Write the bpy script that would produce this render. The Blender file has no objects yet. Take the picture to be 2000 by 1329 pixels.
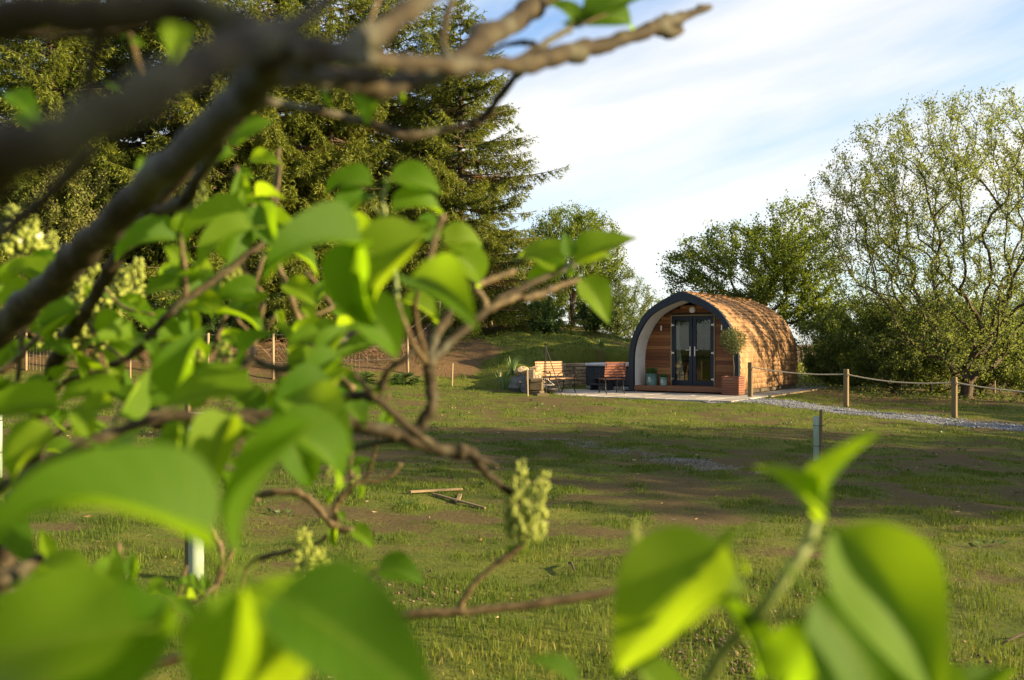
import bpy, math, random
import numpy as np
from mathutils import Vector, Matrix

# ------------------------------------------------------------------ camera, sky, sun, exposure
SC = bpy.context.scene
COL = SC.collection
CAMZ, FPX, HOR = 1.5, 1800.0, 672.0
cam_d = bpy.data.cameras.new('camera'); cam = bpy.data.objects.new('camera', cam_d); COL.objects.link(cam)
cam.location = (0, 0, CAMZ); cam.rotation_euler = (math.radians(90), 0, 0)
cam_d.sensor_width = 36.0; cam_d.lens = 36.0 * FPX / 2000.0
cam_d.shift_y = (HOR - 664.5) / 2000.0
cam_d.clip_start = 0.02; cam_d.clip_end = 2000
cam_d.dof.use_dof = True; cam_d.dof.focus_distance = 20.0; cam_d.dof.aperture_fstop = 5.3
SC.camera = cam

SUN_ELEV = math.radians(17.0)
SUN_AZ = math.radians(104.0)            # clockwise from +Y (the view direction): the sun stands to the right, a little behind
sdir = Vector((math.sin(SUN_AZ) * math.cos(SUN_ELEV), math.cos(SUN_AZ) * math.cos(SUN_ELEV), math.sin(SUN_ELEV)))
sun_d = bpy.data.lights.new('sun', 'SUN'); sun = bpy.data.objects.new('sun', sun_d); COL.objects.link(sun)
sun_d.energy = 5.0; sun_d.angle = math.radians(0.5); sun_d.color = (1.0, 0.75, 0.42)
sun.rotation_euler = sdir.to_track_quat('Z', 'Y').to_euler(); sun.location = (30, -8, 20)

wd = bpy.data.worlds.new('World'); SC.world = wd; wd.use_nodes = True
nt = wd.node_tree; nt.nodes.clear(); N = nt.nodes.new; LK = nt.links.new
out = N('ShaderNodeOutputWorld'); mixs = N('ShaderNodeMixShader')
sky = N('ShaderNodeTexSky'); sky.sky_type = 'NISHITA'; sky.sun_disc = False
sky.sun_elevation = SUN_ELEV; sky.sun_rotation = SUN_AZ; sky.air_density = 1.0; sky.dust_density = 0.6; sky.ozone_density = 2.0
bg1 = N('ShaderNodeBackground'); bg1.inputs[1].default_value = 0.062
tint = N('ShaderNodeMix'); tint.data_type = 'RGBA'; tint.blend_type = 'MULTIPLY'; tint.inputs[0].default_value = 1.0; tint.inputs[7].default_value = (.87, 1.02, 1.17, 1); LK(sky.outputs[0], tint.inputs[6]); LK(tint.outputs[2], bg1.inputs[0])
bg2 = N('ShaderNodeBackground'); bg2.inputs[0].default_value = (1.0, 0.985, 0.96, 1); bg2.inputs[1].default_value = 0.265
tc = N('ShaderNodeTexCoord'); sep = N('ShaderNodeSeparateXYZ'); LK(tc.outputs['Generated'], sep.inputs[0])
def wm(op, a, b):
    m = N('ShaderNodeMath'); m.operation = op
    for i, v in enumerate((a, b)):
        if isinstance(v, (int, float)): m.inputs[i].default_value = v
        else: LK(v, m.inputs[i])
    return m.outputs[0]
mp = N('ShaderNodeMapping'); mp.vector_type = 'TEXTURE'; mp.inputs['Rotation'].default_value = (0, math.radians(-17), 0); mp.inputs['Scale'].default_value = (.75, .75, .16); mp.inputs['Location'].default_value = (1.3, 0.2, .42)
LK(tc.outputs['Generated'], mp.inputs[0])
nz = N('ShaderNodeTexNoise'); nz.inputs['Scale'].default_value = 1.0; nz.inputs['Detail'].default_value = 9; nz.inputs['Roughness'].default_value = 0.52; nz.inputs['Distortion'].default_value = 0.35
LK(mp.outputs[0], nz.inputs[0])
rp = N('ShaderNodeValToRGB'); rp.color_ramp.elements[0].position = 0.36; rp.color_ramp.elements[1].position = 0.60
rp.color_ramp.elements[0].color = (0.10, 0.10, 0.10, 1)
LK(nz.outputs[0], rp.inputs[0])
LK(rp.outputs[0], mixs.inputs[0]); LK(bg1.outputs[0], mixs.inputs[1]); LK(bg2.outputs[0], mixs.inputs[2]); LK(mixs.outputs[0], out.inputs[0])

SC.view_settings.view_transform = 'Standard'; SC.view_settings.look = 'None'
SC.view_settings.exposure = 2.05; SC.view_settings.gamma = 1.0
SC.cycles.use_denoising = True; SC.cycles.max_bounces = 7; SC.cycles.transparent_max_bounces = 12
SC.cycles.diffuse_bounces = 3; SC.cycles.sample_clamp_indirect = 6.0

# ------------------------------------------------------------------ helpers
RNG = np.random.default_rng(7)
random.seed(11)

def at(px, py, d):
    """photo pixel at distance d along the view axis -> world point"""
    return Vector(((px - 1000) * d / FPX, d, CAMZ - (py - HOR) * d / FPX))

def tag(o, label=None, cat=None, group=None, kind=None):
    if label: o['label'] = label
    if cat: o['category'] = cat
    if group: o['group'] = group
    if kind: o['kind'] = kind
    return o

def new_obj(name, me, mat=None, parent=None, M=None):
    o = bpy.data.objects.new(name, me); COL.objects.link(o)
    if mat is not None and me is not None and not me.materials: me.materials.append(mat)
    if parent is not None: o.parent = parent
    if M is not None: o.matrix_local = M
    return o

def empty(name, loc=(0, 0, 0), rz=0.0):
    o = bpy.data.objects.new(name, None); COL.objects.link(o); o.location = loc; o.rotation_euler = (0, 0, rz); o.empty_display_size = 0.1
    return o

def mesh_np(name, V, F, smooth=False, attrs=None):
    """V (n,3); F (m,k) all faces with the same number of corners"""
    V = np.ascontiguousarray(V, np.float32); F = np.ascontiguousarray(F, np.int32)
    me = bpy.data.meshes.new(name); n, (m, k) = len(V), F.shape
    me.vertices.add(n); me.vertices.foreach_set('co', V.ravel())
    me.loops.add(m * k); me.loops.foreach_set('vertex_index', F.ravel())
    me.polygons.add(m); me.polygons.foreach_set('loop_start', np.arange(0, m * k, k, dtype=np.int32))
    me.polygons.foreach_set('loop_total', np.full(m, k, np.int32))
    if smooth: me.polygons.foreach_set('use_smooth', np.ones(m, bool))
    for an, av in (attrs or {}).items():
        a = me.attributes.new(an, 'FLOAT', 'POINT'); a.data.foreach_set('value', np.ascontiguousarray(av, np.float32))
    me.update(calc_edges=True)
    return me

class MB:
    """collects shapes of ONE part"""
    def __init__(s): s.V = []; s.F = []
    def add(s, V, F):
        b = len(s.V); s.V += [tuple(v) for v in V]; s.F += [tuple(i + b for i in f) for f in F]; return s
    def box(s, c, size, R=None, bev=0.0):
        hx, hy, hz = size[0] / 2, size[1] / 2, size[2] / 2; c = Vector(c)
        if bev > 0:
            b = min(bev, hx * .8, hy * .8, hz * .8); V = []
            for sx in (-1, 1):
                for sy in (-1, 1):
                    for sz in (-1, 1):
                        V += [Vector((sx * hx, sy * (hy - b), sz * (hz - b))), Vector((sx * (hx - b), sy * hy, sz * (hz - b))), Vector((sx * (hx - b), sy * (hy - b), sz * hz))]
            i = lambda sx, sy, sz, a: 3 * ((sx > 0) * 4 + (sy > 0) * 2 + (sz > 0)) + a
            F = []
            for sx in (-1, 1):
                q = [i(sx, -1, -1, 0), i(sx, 1, -1, 0), i(sx, 1, 1, 0), i(sx, -1, 1, 0)]; F.append(q if sx > 0 else q[::-1])
                q = [i(-1, sx, -1, 1), i(1, sx, -1, 1), i(1, sx, 1, 1), i(-1, sx, 1, 1)]; F.append(q[::-1] if sx > 0 else q)
                q = [i(-1, -1, sx, 2), i(1, -1, sx, 2), i(1, 1, sx, 2), i(-1, 1, sx, 2)]; F.append(q if sx > 0 else q[::-1])
            for u in (-1, 1):
                for v in (-1, 1):
                    q = [i(u, v, -1, 0), i(u, v, -1, 1), i(u, v, 1, 1), i(u, v, 1, 0)]; F.append(q if u * v > 0 else q[::-1])
                    q = [i(u, -1, v, 0), i(u, -1, v, 2), i(u, 1, v, 2), i(u, 1, v, 0)]; F.append(q[::-1] if u * v > 0 else q)
                    q = [i(-1, u, v, 1), i(-1, u, v, 2), i(1, u, v, 2), i(1, u, v, 1)]; F.append(q if u * v > 0 else q[::-1])
                    for w in (-1, 1):
                        t = [i(u, v, w, 0), i(u, v, w, 1), i(u, v, w, 2)]; F.append(t if u * v * w > 0 else t[::-1])
        else:
            V = [Vector((x, y, z)) for x in (-hx, hx) for y in (-hy, hy) for z in (-hz, hz)]
            F = [(0, 1, 3, 2), (4, 6, 7, 5), (0, 4, 5, 1), (2, 3, 7, 6), (0, 2, 6, 4), (1, 5, 7, 3)]
        if R is not None: V = [R @ v for v in V]
        return s.add([v + c for v in V], F)
    def bar(s, p, q, w, h, up=(0, 0, 1), bev=0.0):
        p, q = Vector(p), Vector(q); d = q - p; L = d.length; d.normalize(); u = Vector(up)
        y = u.cross(d)
        if y.length < 1e-4: y = Vector((1, 0, 0)).cross(d)
        y.normalize(); z = d.cross(y)
        R = Matrix((d, y, z)).transposed()
        return s.box((p + q) / 2, (L, w, h), R, bev)
    def tube(s, pts, rad, n=8, cap=True):
        P = [Vector(p) for p in pts]; k = len(P)
        if not hasattr(rad, '__len__'): rad = [rad] * k
        V = []; F = []; side = None
        for i in range(k):
            d = (P[min(i + 1, k - 1)] - P[max(i - 1, 0)]); d.normalize()
            if side is None:
                side = d.cross(Vector((0, 0, 1)))
                if side.length < 1e-3: side = d.cross(Vector((1, 0, 0)))
            else: side = side - d * side.dot(d)
            side.normalize(); w = d.cross(side)
            for j in range(n):
                a = 2 * math.pi * j / n; V.append(P[i] + (side * math.cos(a) + w * math.sin(a)) * rad[i])
        for i in range(k - 1):
            for j in range(n):
                F.append((i * n + j, i * n + (j + 1) % n, (i + 1) * n + (j + 1) % n, (i + 1) * n + j))
        if cap: F.append(tuple(range(n))[::-1]); F.append(tuple(range((k - 1) * n, k * n)))
        return s.add(V, F)
    def lathe(s, prof, n=20, c=(0, 0, 0)):
        V = []; F = []; k = len(prof)
        for r, z in prof:
            for j in range(n):
                a = 2 * math.pi * j / n; V.append((c[0] + r * math.cos(a), c[1] + r * math.sin(a), c[2] + z))
        for i in range(k - 1):
            for j in range(n): F.append((i * n + j, i * n + (j + 1) % n, (i + 1) * n + (j + 1) % n, (i + 1) * n + j))
        F.append(tuple(range(n))[::-1]); F.append(tuple(range((k - 1) * n, k * n)))
        return s.add(V, F)
    def mesh(s, name, smooth=False, rnd=None):
        me = bpy.data.meshes.new(name); me.from_pydata([tuple(v) for v in s.V], [], s.F)
        if smooth: me.polygons.foreach_set('use_smooth', np.ones(len(me.polygons), bool))
        if rnd is not None:
            a = me.attributes.new('rnd', 'FLOAT', 'POINT'); a.data.foreach_set('value', np.full(len(s.V), rnd, np.float32))
        me.update(); return me
    def build(s, name, mat, parent=None, smooth=False, rnd=None, M=None):
        return new_obj(name, s.mesh(name, smooth, rnd), mat, parent, M)

# value noise in numpy
_TAB = np.random.default_rng(3).random((256, 256))
def vnoise(x, y):
    xi = np.floor(x).astype(int); yi = np.floor(y).astype(int); fx = x - xi; fy = y - yi
    fx = fx * fx * (3 - 2 * fx); fy = fy * fy * (3 - 2 * fy); g = lambda a, b: _TAB[a & 255, b & 255]
    return (g(xi, yi) * (1 - fx) + g(xi + 1, yi) * fx) * (1 - fy) + (g(xi, yi + 1) * (1 - fx) + g(xi + 1, yi + 1) * fx) * fy
def fbm(x, y, o=4):
    s = 0; a = .5; t = 0
    for i in range(o): s = s + a * vnoise(x * 2 ** i + 17.3 * i, y * 2 ** i + 5.7 * i); t += a; a *= .5
    return s / t
def ss(a, b, t):
    t = np.clip((t - a) / (b - a), 0, 1); return t * t * (3 - 2 * t)

# ------------------------------------------------------------------ materials
class Mat:
    def __init__(s, name):
        s.m = bpy.data.materials.new(name); s.m.use_nodes = True; s.t = s.m.node_tree; s.t.nodes.clear()
        s.out = s.n('ShaderNodeOutputMaterial')
    def n(s, k, **kw):
        x = s.t.nodes.new(k)
        for a, b in kw.items(): setattr(x, a, b)
        return x
    def l(s, a, b): s.t.links.new(a, b)
    def attr(s, name): return s.n('ShaderNodeAttribute', attribute_name=name).outputs['Fac']
    def noise(s, scale, detail=4, rough=.55, coord='Object', stretch=None):
        c = s.n('ShaderNodeTexCoord').outputs[coord]
        if stretch:
            m = s.n('ShaderNodeMapping'); m.inputs['Scale'].default_value = stretch; s.l(c, m.inputs[0]); c = m.outputs[0]
        x = s.n('ShaderNodeTexNoise'); x.inputs['Scale'].default_value = scale; x.inputs['Detail'].default_value = detail; x.inputs['Roughness'].default_value = rough
        s.l(c, x.inputs[0]); return x.outputs[0]
    def ramp(s, fac, stops):
        r = s.n('ShaderNodeValToRGB'); e = r.color_ramp.elements
        while len(e) < len(stops): e.new(.5)
        for k, (p, c) in zip(e, stops): k.position = p; k.color = (*c, 1)
        s.l(fac, r.inputs[0]); return r.outputs[0]
    def mix(s, fac, a, b, mode='MIX'):
        x = s.n('ShaderNodeMix', data_type='RGBA', blend_type=mode)
        for i, v in ((0, fac), (6, a), (7, b)):
            if isinstance(v, (int, float)): x.inputs[i].default_value = v
            elif isinstance(v, tuple): x.inputs[i].default_value = (*v, 1)
            else: s.l(v, x.inputs[i])
        return x.outputs[2]
    def math(s, op, a, b=0.0):
        x = s.n('ShaderNodeMath', operation=op)
        for i, v in enumerate((a, b)):
            if isinstance(v, (int, float)): x.inputs[i].default_value = v
            else: s.l(v, x.inputs[i])
        return x.outputs[0]
    def bump(s, h, strength=.4, dist=.01):
        b = s.n('ShaderNodeBump'); b.inputs['Strength'].default_value = strength; b.inputs['Distance'].default_value = dist; s.l(h, b.inputs['Height']); return b.outputs[0]
    def bsdf(s, color, rough=.7, normal=None, metal=0.0, spec=.3, coat=0.0):
        b = s.n('ShaderNodeBsdfPrincipled')
        if isinstance(color, tuple): b.inputs['Base Color'].default_value = (*color, 1)
        else: s.l(color, b.inputs['Base Color'])
        if isinstance(rough, (int, float)): b.inputs['Roughness'].default_value = rough
        else: s.l(rough, b.inputs['Roughness'])
        b.inputs['Metallic'].default_value = metal; b.inputs['Specular IOR Level'].default_value = spec; b.inputs['Coat Weight'].default_value = coat
        if normal is not None: s.l(normal, b.inputs['Normal'])
        return b.outputs[0]
    def done(s, sh): s.l(sh, s.out.inputs[0]); return s.m

def simple(name, c1, c2, scale=8, rough=.7, bump=.2, dist=.005, stretch=None, metal=0.0, spec=.3, detail=5, rnd=0.0):
    m = Mat(name); nz = m.noise(scale, detail, stretch=stretch); f = nz
    if rnd: f = m.math('ADD', m.math('MULTIPLY', nz, 1 - rnd), m.math('MULTIPLY', m.attr('rnd'), rnd))
    c = m.ramp(f, [(.25, c1), (.75, c2)])
    return m.done(m.bsdf(c, rough, m.bump(nz, bump, dist) if bump else None, metal, spec))

def leafy(name, dark, light, trans, tfac=.4, rough=.6, brown=None):
    m = Mat(name); r = m.attr('rnd'); c = m.ramp(r, [(0, dark), (1, light)])
    t = m.ramp(r, [(0, tuple(v * .6 for v in trans)), (1, trans)])
    if brown:
        b = m.attr('brown'); c = m.mix(b, c, brown); t = m.mix(b, t, tuple(v * .6 for v in brown))
    tr = m.n('ShaderNodeBsdfTranslucent'); m.l(t, tr.inputs[0])
    x = m.n('ShaderNodeMixShader'); x.inputs[0].default_value = tfac; m.l(m.bsdf(c, rough, spec=.25), x.inputs[1]); m.l(tr.outputs[0], x.inputs[2])
    return m.done(x.outputs[0])

MT = {}
MT['navy'] = simple('navy_paint', (.008, .014, .023), (.012, .019, .031), 6, .45, .05, .002)
MT['white'] = simple('white_paint', (.62, .62, .60), (.72, .72, .70), 5, .6, .08, .002)
MT['metal'] = simple('brushed_metal', (.55, .54, .5), (.7, .69, .66), 30, .3, 0, metal=.9)
MT['lampglass'] = simple('lamp_glass', (.62, .64, .64), (.72, .74, .74), 10, .3, 0)
MT['dark'] = simple('dark_interior', (.05, .04, .03), (.09, .07, .05), 3, .8, .1)
MT['clad'] = None
def wood(name, stops, rough=.65, gscale=(1.2, 9, 40), bump=.25, base=.55):
    m = Mat(name); g = m.noise(2.2, 6, .6, stretch=gscale); r = m.attr('rnd')
    f = m.math('ADD', m.math('MULTIPLY', g, 1 - base), m.math('MULTIPLY', r, base))
    c = m.ramp(f, stops); return m.done(m.bsdf(c, rough, m.bump(g, bump, .003), spec=.25))
MT['clad'] = wood('cedar_cladding', [(.15, (.085, .030, .014)), (.45, (.16, .062, .024)), (.75, (.27, .125, .045)), (.95, (.34, .18, .075))])
MT['shingle'] = wood('cedar_shingle', [(.1, (.14, .076, .034)), (.45, (.215, .125, .060)), (.8, (.275, .170, .088)), (1, (.33, .22, .125))], .8, (30, 3, 3), .4)
MT['deck'] = wood('deck_board', [(.1, (.10, .045, .025)), (.9, (.20, .095, .05))], .7)
MT['post'] = wood('softwood_post', [(.1, (.085, .064, .034)), (.5, (.14, .105, .055)), (.9, (.20, .15, .085))], .8, (9, 9, 1.2))
MT['stake'] = wood('weathered_stake', [(.1, (.16, .12, .066)), (.9, (.29, .225, .135))], .85, (14, 14, 2))
MT['slat'] = wood('bench_slat', [(.1, (.20, .11, .058)), (.9, (.33, .20, .115))], .6, (2, 30, 30))
MT['redslat'] = wood('red_brown_slat', [(.1, (.12, .042, .024)), (.9, (.21, .08, .045))], .55, (2, 30, 30))
MT['planter'] = wood('planter_slat', [(.1, (.11, .045, .028)), (.9, (.20, .088, .055))], .6, (2, 30, 30))
MT['iron'] = simple('black_iron', (.012, .012, .013), (.025, .025, .026), 30, .5, .2, .002, metal=.3)
MT['teal'] = simple('teal_zinc', (.085, .17, .165), (.12, .22, .21), 7, .5, .12, .003)
MT['teal_pale'] = simple('pale_teal_zinc', (.16, .27, .26), (.21, .33, .31), 7, .5, .12, .003)
MT['tubpanel'] = simple('hot_tub_panel', (.016, .019, .025), (.028, .032, .04), 6, .5, .1, .003)
MT['tubcover'] = simple('hot_tub_cover', (.32, .33, .35), (.42, .43, .45), 5, .55, .15, .006)
MT['tubbase'] = simple('hot_tub_base', (.16, .18, .20), (.24, .26, .28), 6, .6, .1)
MT['rope'] = simple('sisal_rope', (.30, .25, .17), (.46, .40, .29), 60, .9, .6, .004)
MT['wire'] = simple('galvanised_wire', (.25, .25, .24), (.4, .4, .39), 20, .45, 0, metal=.6)
MT['curtain'] = simple('curtain_cloth', (.48, .46, .43), (.62, .60, .57), 20, .9, .15, .003)
MT['stone'] = simple('sandstone', (.16, .115, .065), (.36, .275, .17), 6, .9, .7, .012, rnd=.5)
MT['shaded_stone'] = simple('shaded_sandstone', (.06, .047, .026), (.15, .115, .065), 6, .9, .7, .012, rnd=.4)  # wall sandstone darkened, shade on the pier put into the colour
MT['slate'] = simple('dark_rock', (.05, .052, .055), (.15, .15, .15), 5, .85, .8, .02, rnd=.3)
MT['slab'] = simple('paving_slab', (.20, .185, .165), (.33, .305, .275), 4, .85, .35, .006, rnd=.45)
MT['mortar'] = simple('mortar', (.10, .085, .06), (.18, .15, .11), 20, .95, .5, .006)
MT['gravelbed'] = simple('gravel_bed', (.07, .075, .085), (.15, .155, .17), 45, .95, .8, .015)
MT['pebble'] = simple('blue_grey_gravel', (.075, .085, .10), (.20, .215, .245), 30, .85, .2, .003, rnd=.75)
MT['palepebble'] = simple('pale_gravel', (.075, .074, .066), (.17, .168, .155), 30, .85, .2, .003, rnd=.75)
m = Mat('tree_guard_plastic'); nz = m.noise(14, 3, stretch=(1, 1, .25)); c = m.ramp(nz, [(.3, (.27, .36, .27)), (.7, (.37, .45, .35))])
tr = m.n('ShaderNodeBsdfTranslucent'); m.l(c, tr.inputs[0]); x = m.n('ShaderNodeMixShader'); x.inputs[0].default_value = .35
m.l(m.bsdf(c, .4, m.bump(nz, .2, .004)), x.inputs[1]); m.l(tr.outputs[0], x.inputs[2]); MT['guard'] = m.done(x.outputs[0])
m = Mat('window_glass'); fr = m.n('ShaderNodeFresnel'); fr.inputs[0].default_value = 1.55; gl = m.n('ShaderNodeBsdfGlossy'); gl.inputs['Roughness'].default_value = .015
tp = m.n('ShaderNodeBsdfTransparent'); tp.inputs[0].default_value = (.72, .78, .74, 1); x = m.n('ShaderNodeMixShader')
m.l(fr.outputs[0], x.inputs[0]); m.l(tp.outputs[0], x.inputs[1]); m.l(gl.outputs[0], x.inputs[2]); MT['glass'] = m.done(x.outputs[0])

# ground: soil / worn grass / lush grass by the 'grass' and 'litter' vertex values of the sheet
m = Mat('lawn_ground'); n1 = m.noise(3.2, 6, .65); n2 = m.noise(26, 5, .7); n3 = m.noise(140, 3, .6)
soil = m.ramp(n2, [(.3, (.044, .034, .013)), (.55, (.076, .059, .023)), (.8, (.13, .10, .044))])
grs = m.ramp(m.math('ADD', m.math('MULTIPLY', n1, .6), m.math('MULTIPLY', n3, .4)), [(.3, (.040, .060, .008)), (.5, (.072, .092, .012)), (.68, (.120, .115, .024))])
lit = m.ramp(n2, [(.3, (.055, .036, .018)), (.55, (.11, .070, .034)), (.8, (.19, .125, .065))])
g = m.attr('grass'); gf = m.math('ADD', g, m.math('MULTIPLY', m.math('SUBTRACT', n2, .5), 1.5))
st = m.n('ShaderNodeMapRange'); st.inputs[1].default_value = .32; st.inputs[2].default_value = .62; m.l(gf, st.inputs[0])
c = m.mix(m.attr('litter'), soil, lit); c = m.mix(st.outputs[0], c, grs)
hb = m.math('ADD', m.math('MULTIPLY', n2, .7), m.math('MULTIPLY', n3, .3))
MT['ground'] = m.done(m.bsdf(c, .95, m.bump(hb, .9, .035), spec=.15))
m = Mat('grass_blade'); r = m.attr('rnd'); c = m.ramp(r, [(0, (.038, .078, .006)), (.5, (.075, .118, .009)), (.8, (.15, .155, .020)), (1, (.29, .235, .07))])
tr = m.n('ShaderNodeBsdfTranslucent'); m.l(m.mix(.5, c, (.16, .2, .02)), tr.inputs[0]); x = m.n('ShaderNodeMixShader'); x.inputs[0].default_value = .4
m.l(m.bsdf(c, .6, spec=.2), x.inputs[1]); m.l(tr.outputs[0], x.inputs[2]); MT['blade'] = m.done(x.outputs[0])
m = Mat('bark'); n1 = m.noise(9, 6, .7, stretch=(1, 1, .3)); c = m.ramp(n1, [(.3, (.035, .026, .017)), (.6, (.085, .066, .045)), (.8, (.13, .11, .08))])
MT['bark'] = m.done(m.bsdf(c, .9, m.bump(n1, .8, .02), spec=.15))

# ------------------------------------------------------------------ the lie of the land
PO, PA = Vector((5.10, 27.6)), math.radians(33.0)      # pod: front centre and turn
PW, PL, PH = 3.45, 5.9, 3.05
PC, PS = math.cos(PA), math.sin(PA)
def pod_local(X, Y):
    dx = X - PO.x; dy = Y - PO.y; return dx * PC - dy * PS, dx * PS + dy * PC
def pod_world(lx, ly, z=0.0): return Vector((PO.x + PC * lx + PS * ly, PO.y - PS * lx + PC * ly, z))
WALL = [(0.62, 25.0), (0.86, 27.2), (1.2, 29.3), (2.0, 31.0), (3.4, 32.4), (5.3, 33.6)]       # inner face line of the retaining wall
def wall_side(X, Y):
    """>0 behind the wall line (its retained side), distance-like; and closeness along it"""
    best = np.full(np.shape(X), 1e9); sgn = np.zeros(np.shape(X))
    for (x0, y0), (x1, y1) in zip(WALL[:-1], WALL[1:]):
        dx, dy = x1 - x0, y1 - y0; L2 = dx * dx + dy * dy
        t = np.clip(((X - x0) * dx + (Y - y0) * dy) / L2, 0, 1); d = np.hypot(X - x0 - t * dx, Y - y0 - t * dy)
        s_ = np.sign(-(X - x0) * dy + (Y - y0) * dx); k = d < best
        best = np.where(k, d, best); sgn = np.where(k, s_, sgn)
    return best * sgn
def ground_z(X, Y, bumps=True):
    X = np.asarray(X, float); Y = np.asarray(Y, float)
    lawn = -.25 * (1 - ss(19, 26.5, Y)) - .03 * np.clip(X - 6, -20, 13)
    lx, ly = pod_local(X, Y)
    flat = ss(-5.4, -3.9, lx) * (1 - ss(2.7, 4.6, lx)) * ss(-4.6, -3.1, ly) * (1 - ss(6.6, 8.6, ly))
    lawn = lawn * (1 - flat) + 0.0 * flat
    Yf = np.interp(X, [-40, -4, -1, .2, 1.0, 5, 8, 14, 40], [27, 27.2, 27.6, 26.2, 26.0, 29.0, 37, 42, 48])
    t = np.maximum(Y - Yf, 0)
    amp = np.interp(X, [-40, -2, 4, 9, 16, 60], [2.9, 2.3, 2.1, .75, .55, .55])
    bank = amp * (1 - np.exp(-t / 5.4)) + .03 * np.clip(t - 14, 0, 24)
    ws = wall_side(X, Y); back = ss(.02, .34, ws)
    near = ss(.45, .7, X) * (1 - ss(6.5, 9.5, X)) * (1 - ss(34.5, 39, Y))
    keep = 1 - (1 - back) * near
    lift = np.where((ws > 0) & (X > .2) & (X < 5.4) & (Y < 36), np.maximum(.72 - bank, 0) * back * (1 - ss(1.5, 4.5, ws)) * ss(26.2, 28.2, Y), 0)
    podm = ss(-2.6, -1.85, lx) * (1 - ss(1.9, 4.0, lx)) * ss(-1.2, 0, ly) * (1 - ss(6.1, 8.2, ly))
    z = lawn + (bank * keep + lift) * (1 - podm)
    if bumps:
        calm = 1 - .9 * flat
        z = z + calm * ((fbm(X * .55, Y * .55, 3) - .5) * .12 + (fbm(X * 2.6 + 9, Y * 2.6, 3) - .5) * .06) + (fbm(X * .9 + 40, Y * .9, 4) - .5) * .5 * ss(1, 4, t) * (1 - podm)
    return z
def gz(x, y): return float(ground_z(np.array([x]), np.array([y]))[0])
PATH = [(4.9, 24.15), (6.3, 24.35), (8.2, 23.15), (10.2, 21.3), (12.4, 19.25), (16.5, 15.6), (22, 11)]
def path_dist(X, Y):
    b = np.full(np.shape(X), 1e9)
    for (x0, y0), (x1, y1) in zip(PATH[:-1], PATH[1:]):
        dx, dy = x1 - x0, y1 - y0; t = np.clip(((X - x0) * dx + (Y - y0) * dy) / (dx * dx + dy * dy), 0, 1)
        b = np.minimum(b, np.hypot(X - x0 - t * dx, Y - y0 - t * dy))
    return b
def cover(X, Y):
    """grass cover 0..1 and leaf-litter 0..1"""
    g = fbm(X * .55 + 3, Y * 1.25 + 8, 4) * .85 + .075 + (fbm(X * 2.0, Y * 3.4, 4) - .5) * 1.35
    g = g + .30 * (1 - ss(6, 9.5, Y)) - .01 * ss(9, 12, Y) + .08 * ss(19, 22, Y)
    lx, ly = pod_local(X, Y)
    bank = ss(27.2, 28.4, Y) * (X < 8)
    lit = bank * ss(.40, .62, fbm(X * .35 + 50, Y * .35, 3) + .22 * ss(36, 41, Y) + .25 * (1 - ss(-4.8, -3.0, X)) - .16 * ss(-1.5, .5, X))
    under = ss(24.5, 27, Y) * ss(8, 10, X); lit = np.maximum(lit, under * .7)
    g = g + .22 * bank * (1 - lit) - .75 * lit
    return np.clip(g, 0, 1), np.clip(lit, 0, 1)
# ------------------------------------------------------------------ ground sheet, grass, path, patio
def axis(a, b, fine, lo, hi, grow=1.13):
    v = list(np.arange(lo, hi + 1e-6, fine)); st = fine; x = hi
    while x < b: st *= grow; x += st; v.append(min(x, b))
    st = fine; x = lo
    while x > a: st *= grow; x -= st; v.insert(0, max(x, a))
    return np.array(v)
gx = axis(-320, 320, .14, -10, 13.5); gy = axis(-60, 420, .14, 3.2, 35)
GX, GY = np.meshgrid(gx, gy); ZZ = ground_z(GX, GY)
g_c, g_l = cover(GX, GY); nx, ny = len(gx), len(gy)
idx = np.arange(nx * ny).reshape(ny, nx)
Fq = np.stack([idx[:-1, :-1], idx[:-1, 1:], idx[1:, 1:], idx[1:, :-1]], -1).reshape(-1, 4)
me = mesh_np('ground', np.stack([GX, GY, ZZ], -1).reshape(-1, 3), Fq, True, {'grass': g_c.ravel(), 'litter': g_l.ravel()})
ground = tag(new_obj('ground', me, MT['ground']), 'worn lawn with bare earth patches, rising to a bank behind', kind='structure')

def frustum_pts(n, d0, d1, power=1.0, half=.70):
    D = (d0 ** (power + 1) + RNG.random(n) * (d1 ** (power + 1) - d0 ** (power + 1))) ** (1 / (power + 1))
    return (RNG.random(n) * 2 - 1) * half * D, D
def blades(X, Y, h, w):
    n = len(X); Z = ground_z(X, Y) - .004; a = RNG.random(n) * 2 * np.pi; ln = RNG.random(n) * .7; b = RNG.random(n) * 2 * np.pi
    base = np.stack([X, Y, Z], -1); sd = np.stack([np.cos(a), np.sin(a), 0 * a], -1) * (w / 2)[:, None]
    ld = np.stack([np.cos(b), np.sin(b), 0 * b], -1) * (h * ln)[:, None]; up = np.zeros((n, 3)); up[:, 2] = h
    mid = base + ld * .3 + up * .6; tip = base + ld + up * (1 - .35 * ln[:, None])
    V = np.stack([base - sd, base + sd, mid + sd * .8, tip, mid - sd * .8], 1).reshape(-1, 3)
    i = np.arange(n)[:, None] * 5
    T = np.concatenate([i + np.array([0, 1, 2]), i + np.array([0, 2, 4]), i + np.array([4, 2, 3])], 0)
    return V, T
VS, TS, RS = [], [], []; off = 0
lawn_bands = [(72000, 3.6, 8.5, .030, .0045), (80000, 8.5, 15, .028, .007), (70000, 15, 27.5, .032, .011), (46000, 27.5, 44, .06, .022)]
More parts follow.
